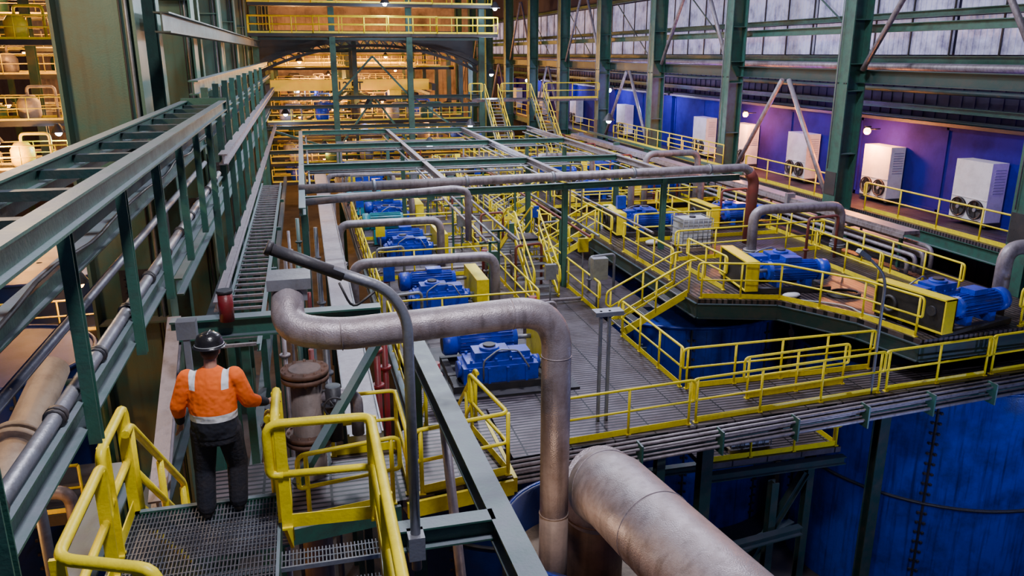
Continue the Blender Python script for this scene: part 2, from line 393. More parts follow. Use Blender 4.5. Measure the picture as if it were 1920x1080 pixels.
for a,b in zip(UP,UP[1:]+UP[:1]):
    solo('platform_edge_beam',MB().ib((*a,.75),(*b,.75),.16,.45),GRND,'dark green edge beam of the raised platform','beam','platform beams')
for a,b in [((3.7,14.4,-.35),(20,15.8,-.35)),((8.7,16.8,-.35),(14,16.8,-.35)),((8.6,16.8,-.35),(8.6,58,-.35)),((2.0,15,-.35),(1.9,58,-.35))]:
    solo('deck_edge_beam',MB().ib(a,b,.2,.42),GRN,'green steel beam carrying the deck edge','beam','deck beams')
for i in range(6):
    a=V((3.6,14.28-.1*(i%3),-.05-.12*(i//3)-.05*i)); b=V((20.6,15.72-.1*(i%3),-.05-.12*(i//3)-.05*i))
    solo('conduit_pipe',MB().tube([a,b],.042 if i%2 else .032,8),GAL,'long grey conduit pipe fixed under the deck edge','pipe','deck edge conduits')
for i in range(9):
    x=4.5+i*2; y=14.2+(x-3.7)*.086
    solo('conduit_bracket',MB().b2((x-.02,y-.26,-.58),(x+.02,y+.05,-.02)),GRN,'small steel bracket holding the conduit bundle','bracket','conduit brackets')
for (x,y) in [(4,15.5),(9,16.0),(14.2,16.2),(9,20.2)]:
    solo('deck_support_column',MB().ib((x,y,-8),(x,y,-.15),.3,.3),GRND,'dark green column holding up the deck','column','deck support columns')
def tank(c,r,z0,z1,lab,rings=(-4.3,),mat=TNK,ribs=12,ph=.22):
    t=thing('process_tank',lab,'tank',(c[0],c[1],z0),'process tanks')
    part('shell',MB().lathe((c[0],c[1],0),[(r,z0),(r,z1)],64).lathe((c[0],c[1],0),[(r,z1),(r-.3,z1+.02),(.1,z1+.02)],64),mat,t)
    for z in rings: part('stiffening_ring',MB().lathe((c[0],c[1],z),[(r,0),(r+.1,0),(r+.1,.05),(r,.05)],64),DRK,t)
    part('rim',MB().ring((c[0],c[1],z1),(0,0,1),r+.04,.06,64,6),mat,t)
    for k in range(ribs):
        a=2*math.pi*k/ribs+ph; e=V((math.cos(a),math.sin(a),0))
        mb=MB().beam(V((c[0],c[1],z0))+e*(r+.03),V((c[0],c[1],z1))+e*(r+.03),.05,.05)
        g=V((-e.y,e.x,0))
        for j in range(22): mb.box(V((c[0],c[1],z0+.3+j*(z1-z0-.4)/22))+e*(r+.05)+g*.09,(.07,.07,.06)).box(V((c[0],c[1],z0+.3+j*(z1-z0-.4)/22))+e*(r+.05)-g*.09,(.07,.07,.06))
        part('bolted_seam',mb,DRK,t)
    return t
tank((19.1,19.9),4.3,-8,-.75,'large blue steel tank below the grating deck',ribs=6,ph=math.radians(50))
tank((12.9,26.1),4.1,-8,-.5,'dark blue tank seen through the deck opening',(-2.6,),ribs=9)
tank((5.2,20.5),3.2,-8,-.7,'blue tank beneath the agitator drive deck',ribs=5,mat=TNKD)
TC=(3.85,9.75)
t=thing('open_feed_tank','open blue tank with brown slurry below two pipes','tank',(*TC,-8),None)
part('shell',MB().lathe((*TC,0),[(1.46,-8),(1.46,1.25),(1.52,1.3),(1.38,1.32),(1.38,.2)],48),TNKD,t)
part('rim',MB().ring((*TC,1.3),(0,0,1),1.46,.035,48,6),TNK,t,'blue tank rim')
part('slurry',MB().disc((*TC,.6),1.39,(0,0,1),.05,40),SLU,t,'churning brown slurry')
solo('lower_platform',MB().b2((9.2,16.4,-2.15),(13.2,18,-2.0)),GRT,'small grating platform beside the blue tank','platform')
rail([(9.3,16.5,-2),(13.1,16.5,-2)],'yellow guardrail on the small platform beside the tank',sp=1.3)
rail([(13.1,16.6,-2),(13.1,17.9,-2)],'yellow guardrail on the small platform beside the tank',sp=1.3)
for k,(a,b) in enumerate([((9.2,16.35,-2.35),(13.3,16.35,-2.35)),((9.6,15.9,-4.5),(12.3,16.9,-4.5)),((9.5,16.8,-8),(9.5,16.8,-2.2)),((12.6,16.8,-8),(12.6,16.8,-2.2)),((9.6,16.5,-7.5),(12.4,16.7,-2.8)),((11,16,-8),(11,16,-2.5)),((9,15.6,-6),(12,15.6,-6)),((8,18,-3),(13.4,18,-3)),((7,14.8,-3.6),(11.5,15.4,-3.6)),((7.2,14.8,-8),(7.2,14.8,-.6))]):
    solo('support_frame_member',MB().ib(a,b,.2,.22),GRND,'dark green steel member of the lower frame','beam','lower frame')
def tote():
    t=thing('intermediate_bulk_container','white plastic tote tank in a steel cage','tote tank',(0,0,0),'tote tanks')
    part('plastic_tank',MB().box((0,0,.68),(1.08,.92,.95)),PLA,t); part('lid',MB().disc((0,0,1.18),.12,(0,0,1),.06,14),BLK,t)
    mb=MB()
    for i in range(7):
        x=-.58+i*1.16/6
        for y in(-.5,.5): mb.tube([(x,y,.15),(x,y,1.18)],.014,5)
    for z in (.3,.55,.8,1.05,1.18):
        mb.tube([(-.58,-.5,z),(.58,-.5,z),(.58,.5,z),(-.58,.5,z),(-.58,-.5,z)],.014,5)
    part('cage',mb,GALV,t)
    mb=MB()
    for y in(-.4,0,.4): mb.box((0,y,.06),(1.15,.12,.12))
    mb.box((0,0,.14),(1.2,1,.03)); part('pallet',mb,BEI,t)
    return t
T0=tote(); T0.location=(13.5,26.2,1.1)
dup(T0,(10.7,17.2,-2.0),0,'white caged tote tank on the lower platform')
# ================================================================= drives
def drive(mat):
    t=thing('agitator_drive','blue electric motor and gearbox with yellow and black belt guard','agitator drive',(0,0,0),'agitator drives')
    Y=.92
    mb=MB()
    for y in(-.75,.0,Y+.25): mb.b2((-1.3,y-.08,0),(1.35,y+.08,.16))
    for x in(-1.2,.9): mb.b2((x-.08,-.8,.0),(x+.08,Y+.3,.14))
    part('base_frame',mb,DRK,t)
    g=MB().b2((-1.05,-.75,.16),(.75,.1,.55)).b2((-.95,-.68,.55),(.65,.02,.65)).b2((-.75,-.6,.65),(.1,-.05,.86)).b2((.15,-.55,.65),(.6,-.1,.8))
    for x in(-.9,-.45,0,.45): g.b2((x-.03,-.82,.16),(x+.03,-.75,.53)); g.b2((x-.03,.1,.16),(x+.03,.16,.53))
    for x in (-.85,-.55,-.25,.1,.4,.6):
        for y in(-.64,-.02): g.disc((x,y,.68),.035,(0,0,1),.08,6)
    g.disc((-.35,-.33,.88),.24,(0,0,1),.1,18).disc((-1.08,-.33,.4),.2,(1,0,0),.12,16).disc((.8,-.33,.42),.18,(1,0,0),.14,16)
    gb=part('gearbox',g,mat,t)
    part('shaft',MB().disc((.93,-.33,.42),.07,(1,0,0),.4,12),GALV,t)
    part('oil_pipe',MB().tube(fil([(-.6,-.85,.3),(-.6,-.85,.75),(-.2,-.7,.95),(.3,-.6,.85),(.5,-.85,.5)],.1,3),.022,6),GALV,gb)
    part('inspection_cover',MB().disc((-.35,-.33,.95),.15,(0,0,1),.05,14),DRK,gb)
    m=MB().tube([(-.95,Y,.62),(.62,Y,.62)],.27,24)
    for k in range(22):
        a=2*math.pi*k/22
        e=V((0,math.cos(a),math.sin(a))); m.beam(V((-.85,Y,.62))+e*.29,V((.5,Y,.62))+e*.29,.015,.06,hint=tuple(e))
    m.b2((-.7,Y-.28,.14),(-.5,Y+.28,.4)).b2((.2,Y-.28,.14),(.4,Y+.28,.4))
    mo=part('motor',m,mat,t)
    part('motor_shaft',MB().disc((.85,Y,.62),.06,(1,0,0),.5,12),GALV,t)
    part('fan_cowl',MB().tube([(-1.28,Y,.62),(-1.22,Y,.62),(-.93,Y,.62)],[.25,.315,.315],24),mat,mo)
    part('fan_grille',MB().disc((-1.285,Y,.62),.2,(1,0,0),.01,20),BLK,mo)
    part('terminal_box',MB().b2((-.35,Y-.2,.9),(.15,Y+.2,1.05)),mat,mo)
    g0,g1,zt=-.85,Y+.4,1.0
    gy=MB().b2((1.02,g0,.1),(1.42,g1,.14)).b2((1.02,g0,.14),(1.06,g1,zt)).b2((1.02,g0,zt-.04),(1.42,g1,zt)).b2((1.02,g0,.14),(1.42,g0+.04,zt)).b2((1.02,g1-.04,.14),(1.42,g1,zt)).b2((1.1,g0+.1,0),(1.3,g0+.25,.1)).b2((1.1,g1-.25,0),(1.3,g1-.1,.1))
    bg_=part('belt_guard',gy,YEL,t,'yellow sheet belt guard')
    part('guard_mesh',MB().b2((1.34,g0+.04,.14),(1.38,g1-.04,zt-.04)),BLK,bg_,'black mesh guard face')
    part('large_pulley',MB().ring((1.40,-.35,.45),(1,0,0),.2,.05,20,6),DRK,bg_)
    part('small_pulley',MB().disc((1.40,Y,.62),.13,(1,0,0),.06,16),DRK,bg_)
    t.scale=(1.05,1.05,1.05)
    return t
D0=drive(BLU); D0.location=(4.45,18.6,.05)
for i,y in enumerate((25.0,32.0,38.8,45.6,52.4)): dup(D0,(4.0 if i<1 else 3.9,y,.02),0,sc=1.0)
dup(D0,(13.9,21.4,1.12),math.radians(172),sc=1.0)
dup(D0,(16.3,17.2,1.12),math.radians(190),sc=1.0)
dup(D0,(12.9,29.6,1.12),math.radians(176),sc=.95)
for y in (37,43): dup(D0,(13.2,y,1.12),math.pi,sc=.95)
for y in (30,38,46): dup(D0,(17.0,y,1.12),math.pi,sc=.95)
solo('drive_plinth',MB().b2((2.7,17.4,0),(6.2,21.0,.05)),DRK,'dusty steel base plate under the blue drive','plate')
def motor(loc,lab,mat):
    t=thing('electric_motor',lab,'motor',loc); x,y,z=loc
    m=MB().tube([(x-.8,y,z+.5),(x+.7,y,z+.5)],.34,20)
    for k in range(18):
        a=2*math.pi*k/18;e=V((0,math.cos(a),math.sin(a))); m.beam(V((x-.7,y,z+.5))+e*.36,V((x+.6,y,z+.5))+e*.36,.015,.05,hint=tuple(e))
    part('housing',m,mat,t); part('fan_cowl',MB().tube([(x-1.05,y,z+.5),(x-1,y,z+.5),(x-.78,y,z+.5)],[.28,.38,.38],20),mat,t)
    part('foot',MB().b2((x-.6,y-.35,z-.45),(x+.5,y+.35,z+.2)),mat,t)
motor((3.2,34.5,.5),'teal electric motor on a deck plinth',TEAL)
motor((2.9,41.4,.5),'teal electric motor on a deck plinth',TEAL)
# ================================================================= looped pipes
def upipe(x0,x1,y,z0,z1,r,lab,mat=GAL,y2=None,R=.45):
    y2=y if y2 is None else y2
    t=thing('looped_pipe',lab,'pipe',((x0+x1)/2,y,z0),'looped pipes')
    part('pipe_run',MB().tube(fil([(x0,y,z0),(x0,y,z1),(x1,y2,z1),(x1,y2,z0)],R,7),r,14),mat,t)
    for x,yy in((x0,y),(x1,y2)):
        part('flange',MB().disc((x,yy,z0+.35),r*1.6,(0,0,1),.06,16).disc((x,yy,z0+.42),r*1.6,(0,0,1),.05,16),GALV,t)
upipe(1.1,5.4,23.2,0,2.05,.15,'grey inverted U-shaped pipe over the blue drive')
upipe(1.0,4.8,29.8,0,1.9,.15,'grey inverted U-shaped pipe over the deck')
upipe(1.0,4.6,36.7,0,1.8,.14,'grey inverted U-shaped pipe over the deck')
upipe(1.0,4.5,43.6,0,1.8,.14,'grey inverted U-shaped pipe over the deck')
upipe(14.6,18.0,23.9,1.1,2.9,.17,'grey inverted U-shaped pipe on the raised platform')
upipe(13.5,16.8,32.0,1.1,2.9,.15,'grey inverted U-shaped pipe on the raised platform')
upipe(11.5,14.6,40,1.1,2.9,.14,'grey inverted U-shaped pipe on the raised platform')
upipe(18.0,21.5,16.9,1.1,3.0,.2,'thick grey inverted U-shaped pipe beside the drive')
upipe(15.0,17.6,34.0,0,3.6,.15,'grey inverted U-shaped pipe between the platforms')
t=thing('bridge_pipe','long grey pipe spanning above the whole deck with rust-red end','pipe',(8,26,0))
part('pipe_run',MB().tube(fil([(-.3,25.2,4.0),(14.9,26.2,4.0),(15.55,26.25,4.0),(15.85,26.3,3.7)],.4,6),.15,16),GAL,t)
part('down_leg',MB().tube(fil([(15.7,26.3,3.85),(16.0,26.4,3.5),(16.0,26.5,1.1)],.3,6),.2,16),RUS,t,'rust-red downturned pipe end')
for x in (2,5,8,11,14): part('coupling',MB().disc((x,25.2+(x+.3)*.066,4.0),.19,(1,.066,0),.1,16),GALV,t)
solo('bridge_pipe_branch',MB().tube(fil([(-.2,24.6,3.7),(4.5,24.8,3.9),(4.9,24.8,3.8),(4.9,24.8,2.2)],.3,5),.11,12),GAL,'thinner grey pipe branching beside the bridge pipe','pipe')
FR=[((-.2,31,3.9),(12.4,31,3.9)),((-.2,25.6,3.6),(15.5,26.6,3.6)),((4.4,25.8,3.9),(4.4,45,3.9)),((8.6,25.8,3.9),(8.6,45,3.9)),((12.4,27,3.9),(12.4,45,3.9)),((-.2,22,3.9),(-.2,45,3.9)),((-.2,38,3.9),(12.4,38,3.9)),((-.2,45,3.9),(12.4,45,3.9))]
for a,b in FR: solo('frame_beam',MB().ib(a,b,.18,.22),GAL if a[0]>3 else GRN,'dusty green steel beam above the deck','beam','overhead frame')
for x,y in [(-.2,25.6),(-.2,31),(8.6,26.2),(8.6,31),(12.4,26.4),(12.4,31),(4.4,38),(12.4,38),(-.2,38),(4.4,45),(12.4,45)]:
    solo('frame_post',MB().ib((x,y,0),(x,y,3.7),.18,.18),GRN,'green steel post holding the overhead frame','post','overhead frame posts')
t=thing('cable_post','pair of galvanised uprights carrying cables on the deck','post',(6.1,15.6,0))
for dx in(-.1,.1): part('upright',MB().beam((6.1+dx,15.6,0),(6.1+dx,15.6,2.6),.06,.08),GALV,t)
part('cap_tray',MB().b2((5.85,15.5,2.5),(6.5,15.8,2.6)),GALV,t)
t=thing('deck_lamp_post','slim grey curved lamp post on the deck','lamp post',(13.0,15.35,0))
part('pole',MB().tube(fil([(13.0,15.35,0),(13.0,15.35,3.0),(12.4,15.35,3.5)],.5,6),.035,8),GALV,t)
part('lamp_head',MB().box((12.3,15.35,3.55),(.35,.15,.1),M=Matrix.Rotation(.6,3,'Y')),GALV,t)
t=thing('junction_box','grey junction box on a post on the walkway','electrical box',(8.9,23.5,0))
part('box',MB().b2((8.65,23.3,1.0),(9.15,23.6,1.7)),GALV,t); part('post',MB().tube([(8.9,23.6,0),(8.9,23.6,1.2)],.03,8),GALV,t)
for i in range(30):
    x=[7.5,2.5,6.0,9.8,19.0,12.0][i%6]+random.uniform(-.25,.25); y=23.8+i*1.1; z=0 if x<10.7 else 1.1
    t=thing('control_station','small control box on a stand','electrical box',(x,y,z),'control stations')
    part('stand',MB().tube([(x,y,z),(x,y,z+1.1)],.03,6),GALV,t); part('box',MB().b2((x-.18,y-.1,z+1.0),(x+.18,y+.08,z+1.5)),[GALV,BLU,GRN,YEL][i%4],t)
for i in range(36):
    x=[5.9,2.2,16.3,19.1,9.3,7.0][i%6]+random.uniform(-.2,.2); y=21.5+i*1.0; zb=0 if x<10 else 1.1
    if x>18: x-=1
    L=1.0 if x<10 else 1.3
    solo('service_pipe',MB().tube(fil([(x,y,zb),(x,y,zb+.9+.3*(i%3)),(x+L,y+.2,zb+.9+.3*(i%3)),(x+L,y+.2,zb)],.15,4),.05,8).disc((x,y,zb+.4),.1,(0,0,1),.06,10),[GAL,GALV,RUS][i%3],'thin looped service pipe on the deck','pipe','thin deck pipes')
for i in range(7):
    y=24.2+5*i; solo('service_pipe',MB().tube([(2.0,y,.12),(8.6,y+.1,.12)],.06,8),GAL,'thin pipe lying across the deck','pipe','thin deck pipes')
for i in range(6):
    solo('service_pipe',MB().tube([(9.2+.22*i,34.2,.1+.02*i),(9.2+.22*i,57,.1+.02*i)],.06,8),GAL,'thin pipe running along the walkway','pipe','thin deck pipes')
# overhead conduits hung below the frame
for i,(x,z,r) in enumerate([(4.15,3.68,.04),(4.65,3.68,.03),(8.35,3.68,.04),(8.85,3.68,.05),(12.15,3.68,.03),(12.65,3.68,.05),(.05,3.68,.04)]):
    solo('overhead_conduit',MB().tube([(x,27,z),(x,45,z)],r,6),GALV,'thin conduit hung beside an overhead beam','pipe','overhead conduits')
for i,(y,z) in enumerate([(31.3,3.7),(30.7,3.72),(38.3,3.7),(37.7,3.7),(45.3,3.7)]):
    solo('overhead_conduit',MB().tube(fil([(0,y,z),(10.5+i*.3,y,z),(10.5+i*.3,y,0 if i<2 else 1.6)],.2,3),.04,6),[GAL,GALV][i%2],'thin conduit hung beside an overhead beam','pipe','overhead conduits')
for i in range(14):
    x=[5.6,6.3,9.1,11.3][i%4]; y=24.8+i*1.7
    solo('pipe_stand',MB().b2((x-.04,y-.04,0 if x<10.7 else 1.1),(x+.04,y+.04,2.1)).b2((x-.35,y-.04,2.05),(x+.35,y+.04,2.12)),GRN,'small T-shaped pipe stand on the deck','stand','pipe stands')
for i,(x,z) in enumerate([(5.45,2.18),(5.85,2.18),(6.5,2.16),(8.95,2.16),(9.25,2.17),(11.2,2.17)]):
    solo('service_pipe',MB().tube([(x,24.5,z),(x,47,z)],.045,7),[GAL,GALV,GAL,RUS,GALV,GAL][i],'thin service pipe carried on T-shaped stands','pipe','thin deck pipes')
for i in range(1,5):
    solo('cable_tray',MB().b2((2.0,33.9+5.2*i,2.3),(10.6,34.2+5.2*i,2.38)).b2((2.0,33.9+5.2*i,0),(2.1,34.0+5.2*i,2.3)).b2((10.5,33.9+5.2*i,0),(10.6,34.0+5.2*i,2.3)),GALV,'galvanised cable tray crossing above the deck','cable tray','deck cable trays')
def coil(c,R,n,mat,lab,name='hose_coil'):
    mb=MB(); pts=[]
    for i in range(n*16+1):
        a=i*math.pi/8; rr=R*(1-.04*(i//16))+random.uniform(-.02,.02); pts.append(V(c)+V((rr*math.cos(a),rr*.8*math.sin(a),.03+.02*(i//16))))
    solo(name,mb.tube(pts,.025,6),mat,lab,'hose')
coil((15.2,19.6,1.1),.5,4,BLK,'black hose coiled on the raised platform')
coil((17.2,19.4,1.1),.4,3,BLK,'black hose coiled on the raised platform')
solo('rope',MB().tube(fil([(13.6,19.4,1.13),(13.9,19.2,1.13),(14.3,18.9,1.13),(14.6,18.5,1.13),(14.5,17.9,1.13),(14.8,17.3,1.13)],.3,5),.025,6),ROPE,'pale rope lying loose on the platform','rope')
solo('rag',MB().ball((13.5,19.75,1.18),.2,(1.3,.8,.4)).ball((13.7,19.85,1.16),.14,(1.2,1,.45)),WHT,'crumpled white rag on the platform','cloth')
solo('rag',MB().ball((12.3,27.0,1.22),.2,(1.2,.9,.5)).ball((12.5,27.1,1.18),.15,(1.1,1,.5)),WHT,'crumpled white sheet lying on the platform','cloth')
# ================================================================= deck railings
R=rail
R([(4.9,14.65,0),(7.9,14.9,0)]); R([(8.1,14.95,0),(13.2,15.35,0)]); R([(13.45,15.38,0),(16.6,15.6,0)]); R([(16.85,15.65,0),(19.9,15.88,0)])
R([(8.75,16.75,0),(14.0,16.75,0)],'yellow guardrail around the open deck hatch')
R([(8.65,16.9,0),(8.65,20.7,0)],'yellow guardrail around the open deck hatch',sp=1.2)
R([(9.9,15.85,0),(12.7,16.05,0)],'yellow guardrail along the deck strip')
R([(10.95,20.4,1.1),(13.1,19.7,1.1),(14.3,17.6,1.1),(14.65,16.0,1.1)],'yellow guardrail on the raised platform edge')
R([(17.9,16.0,1.1),(19.9,16.1,1.1)],'yellow guardrail on the raised platform edge')
R([(10.9,22.4,1.1),(10.9,26.3,1.1)],'yellow guardrail on the raised platform edge'); R([(10.9,27.6,1.1),(10.9,33,1.1)],'yellow guardrail on the raised platform edge')
R([(12.0,21.0,1.1),(12.0,23.4,1.1)],'yellow guardrail beside the raised drive',sp=1.2)
R([(12.2,24.6,1.1),(18.0,24.9,1.1)],'yellow guardrail across the raised platform'); R([(12,27.7,1.1),(18,27.7,1.1)],'yellow guardrail across the raised platform')
R([(16.8,20.2,1.1),(16.8,23.4,1.1)],'yellow guardrail beside the ducts'); R([(15.0,27.9,1.1),(15.0,32.6,1.1)],'yellow guardrail beside the raised drive')
R([(11,33,1.1),(18.2,33,1.1)],'yellow guardrail at the raised platform end'); R([(11,35.1,1.1),(19.6,35.1,1.1)],'yellow guardrail at the raised platform end')
R([(18.2,18.5,1.1),(18.2,32.8,1.1)],'yellow guardrail beside the ducts')
R([(8.7,22.9,0),(8.7,29,0)]); R([(8.7,30.4,0),(8.7,37,0)]); R([(8.7,38.4,0),(8.7,46,0)]); R([(8.7,47,0),(8.7,57,0)])
R([(6.6,22.6,0),(6.6,29.5,0)]); R([(6.6,31,0),(6.6,37,0)]); R([(6.6,39,0),(6.6,46,0)]); R([(6.6,47,0),(6.6,57,0)])
for y in (22.4,28.6,35.4,42.2,49): R([(2.2,y,0),(6.4,y,0)],'yellow guardrail between two agitator drives',sp=1.3,small=y>40)
for y in (33.2,40.4,47.5): R([(5.9,y,0),(8.5,y,0)],'short yellow guardrail across the walkway',sp=1,small=True)
R([(2.0,17,0),(2.0,22.5,0)],'yellow guardrail along the deck edge'); R([(2.0,24.5,0),(2.0,40,0)],'yellow guardrail along the deck edge')
R([(10.4,31.2,0),(10.4,36.8,0)],'yellow guardrail along the narrow walkway')
for y in (34,39.5,43,46.5,50,53.5,57): R([(8.9,y,0),(10.5,y,0)],'short yellow guardrail across the narrow walkway',sp=.8,small=True)
R([(10.9,36,1.1),(10.9,57.5,1.1)],'yellow guardrail on the far raised platform',small=True)
for y in (41.3,47,53,57.5): R([(11,y,1.1),(19.5,y,1.1)],'yellow guardrail across the far raised platform',small=True)
R([(15.3,36,1.1),(15.3,57.5,1.1)],'yellow guardrail on the far raised platform',small=True); R([(18.3,36,1.1),(18.3,57.5,1.1)],'yellow guardrail on the far raised platform',small=True)
for y in (21.5,29.7,37.7): stair((8.75,y,0),(10.85,y,1.1),1.0,'short steel stair up to the raised platform with yellow handrails')
for b_,t_ in (((7.6,25.0,0),(7.6,27.5,1.5)),((7.6,31.0,0),(7.6,28.5,1.5)),((7.6,41.5,0),(7.6,44,1.5)),((7.6,47.2,0),(7.6,45,1.5))): stair(b_,t_,.9,'short steel crossover stair with yellow handrails')
solo('crossover_platform',MB().b2((7.1,27.5,1.4),(8.1,28.5,1.5)),GRT,'small crossover platform between two stairs','platform')
solo('crossover_platform',MB().b2((7.1,44,1.4),(8.1,45,1.5)),GRT,'small crossover platform between two stairs','platform')
stair((12.4,49,1.2),(12.4,54,5),.9,'tall steel stair with yellow handrails near the end bay',r=.03,mat=GRN)
stair((15.6,49,1.2),(15.6,54,5),.9,'tall steel stair with yellow handrails near the end bay',r=.03,mat=GRN)
solo('upper_landing',MB().b2((11,54,4.85),(20,56,5)),GRT,'upper steel landing at the stair tops','platform')
R([(11,54.1,5),(11.7,54.1,5)],sp=.7,toe=False);R([(13.2,54.1,5),(14.9,54.1,5)],toe=False);R([(16.3,54.1,5),(20,54.1,5)])
solo('side_walkway',MB().b2((19.95,34,2.45),(20.1,56,2.6)),GRN,'narrow raised kerb of the side walkway','walkway')
R([(20.0,36,2.6),(20.0,50,2.6)],'yellow guardrail on a raised side walkway',small=True)
for i,(x,z,w) in enumerate([(19.05,2.3,.6),(19.75,1.6,.4)]):
    t=thing('cable_duct','long dusty grey cable duct beside the columns','duct',(x,35,z-.4),'cable ducts')
    part('duct_cover',MB().b2((x-w/2,21.6,z),(x+w/2,56,z+.12)),GAL,t)
    part('side_rail',MB().b2((x-w/2-.03,21.6,z-.12),(x-w/2,56,z+.02)),GAL,t); part('side_rail',MB().b2((x+w/2,21.6,z-.12),(x+w/2+.03,56,z+.02)),GAL,t)
    for k in range(8): part('support_leg',MB().b2((x-.05,22+4.5*k,1.1),(x+.05,22.1+4.5*k,z)),GRN,t)
for i in range(4):
    solo('service_pipe',MB().tube(fil([(18.5+i*.3,21,1.2),(18.5+i*.3,21,1.6+.12*i),(18.5+i*.3,60,1.6+.12*i)],.3,5),.07,8),GAL,'long grey service pipe running beside the columns','pipe','service pipes')
t=thing('cable_duct','broad pale grey covered duct running along the deck edge','duct',(.6,29,-8),'cable ducts')
part('duct_cover',MB().b2((.38,12.5,1.7),(.92,48,1.82)),GAL,t)
part('side_rail',MB().b2((.35,12.5,1.6),(.38,48,1.86)),GALV,t); part('side_rail',MB().b2((.92,12.5,1.6),(.95,48,1.86)),GALV,t)
for k in range(8): part('support_leg',MB().b2((.6,14+4.5*k,-8),(.75,14.15+4.5*k,1.7)),GRND,t)
def ladder(x0,x1,y0,y1,z,lab,step=.45,mat=GRN,h=.14,rw=.06,rmat=None):
    t=thing('cable_ladder',lab,'cable tray',((x0+x1)/2,(y0+y1)/2,z-.3))
    for x in (x0,x1): part('side_rail',MB().ib((x,y0,z),(x,y1,z),rw,h,.015),mat,t)
    for i in range(int((y1-y0)/step)): part('rung',MB().b2((x0,y0+.2+i*step,z-.03),(x1,y0+.26+i*step,z+.02)),rmat or mat,t)
    return t
ladder(-1.75,-1.05,14,33,3.0,'galvanised cable ladder with rungs running down the hall',mat=GRN,rmat=GAL)
for k in range(4): solo('tray_support',MB().b2((-1.85,15+5*k,2.8),(-.9,15.1+5*k,2.9)).b2((-1.45,15+5*k,-8),(-1.3,15.12+5*k,2.8)),GRN,'green post with crossbar holding the cable ladder','post','tray supports')
# ================================================================= left side
for i,y in enumerate([17.9+9*k for k in range(0,10)]):
    t=thing('steel_column','massive green and ochre steel H-section column','column',(-3.7,y,-8),'hall columns')
    mb=MB(); mb.b2((-3.06,y-.45,-8),(-3.0,y+.45,20)).b2((-4.5,y-.45,-8),(-4.44,y+.45,20)).b2((-4.44,y-.03,-8),(-3.06,y+.03,20))
    part('shaft',mb,OLV,t)
    for z in (2.5,6.2,9.5): part('web_stiffener',MB().b2((-4.44,y-.42,z),(-3.06,y+.42,z+.04)),OLV,t)
    part('splice_plate',MB().b2((-2.99,y-.35,4.0),(-2.96,y+.35,5.0)),DRK,t)
    part('conduit',MB().tube([(-3.2,y-.12,-2),(-3.2,y-.12,18)],.035,8),GALV,t); part('conduit',MB().tube([(-3.32,y-.1,-2),(-3.32,y-.1,18)],.02,6),DRK,t)
    mb=MB().b2((-4.0,y-.08,2.9),(-3.3,y-.04,3.6))
    for a in range(5):
        for b in range(4): mb.disc((-3.9+a*.13,y-.1,3.0+b*.15),.03,(0,1,0),.04,6)
    part('bolted_plate',mb,DRK,t)
for y in (22.4,31.4,40.4,49.4):
    solo('steel_column',MB().ib((-3.6,y,-8),(-3.6,y,20),.5,.6,hint=(1,0,0)),GRN,'green steel column between the massive hall columns','column','hall columns')
for z in (12.5,5.9,1.0): solo('column_tie_beam',MB().ib((-2.75,10,z),(-2.75,60,z),.3,.5),GRND,'dark green beam tying the hall columns','beam','column ties')
t=thing('overhead_beam_frame','long dusty green twin-beam frame with cross members','steel frame',(-2,11,6.8))
for x in (-1.62,-2.38): part('main_beam',MB().ib((x,2.5,6.95),(x,18.3,6.95),.14,.2,.02),GRN,t)
for k in range(13): part('cross_member',MB().b2((-2.38,3.2+1.22*k,6.9),(-1.62,3.32+1.22*k,6.98)),GRND,t)
part('angle_rail',MB().beam((-2.55,2.5,6.75),(-2.55,18.3,6.75),.05,.25),GRND,t)
part('end_plate',MB().b2((-2.45,18.25,6.8),(-1.55,18.3,7.1)),GRN,t)
t=thing('pipe_carrier_beam','dusty grey carrier beam with a conduit pipe clamped on top','steel beam',(-2,11,5))
part('beam',MB().ib((-2.0,2.5,5.15),(-2.0,19.5,5.15),.22,.26,.02),GRN,t)
part('conduit_pipe',MB().tube([(-1.98,2.5,5.35),(-1.98,19.5,5.35)],.06,12),GALV,t)
for k in range(12): part('pipe_clamp',MB().ring((-1.98,3.5+1.35*k,5.35),(0,1,0),.065,.02,12,5).disc((-1.98,3.5+1.35*k+.05,5.35),.085,(0,1,0),.06,12),DRK,t)
t=thing('pipe_carrier_beam','dusty green twin-rail beam at shoulder level','steel beam',(-2.1,11,5.9))
part('beam',MB().ib((-2.1,2.5,6.2),(-2.1,19.5,6.2),.12,.18,.02),GRN,t)
part('conduit_pipe',MB().tube([(-2.3,2.5,6.0),(-2.3,19.5,6.0)],.035,8),GALV,t)
part('conduit_pipe',MB().tube([(-2.42,2.5,5.8),(-2.42,19.5,5.8)],.035,8),RUS,t)
part('conduit_pipe',MB().tube([(-2.25,2.5,5.6),(-2.25,19.5,5.6)],.05,8),GALV,t)
part('cable',MB().tube([(-2.02+.02*math.sin(i*1.3),2.5+i*.5,6.32+.03*math.sin(i*.9)) for i in range(34)],.018,6),BLK,t)
for k,y in enumerate((4.6,6.7,8.8,10.9,13,15.1,17.2)):
    solo('frame_hanger_post',MB().ib((-1.85,y,4.9),(-1.85,y,6.9),.1,.1,.015),GRN,'slim green post between upper frame and pipe beam','post','frame hanger posts')
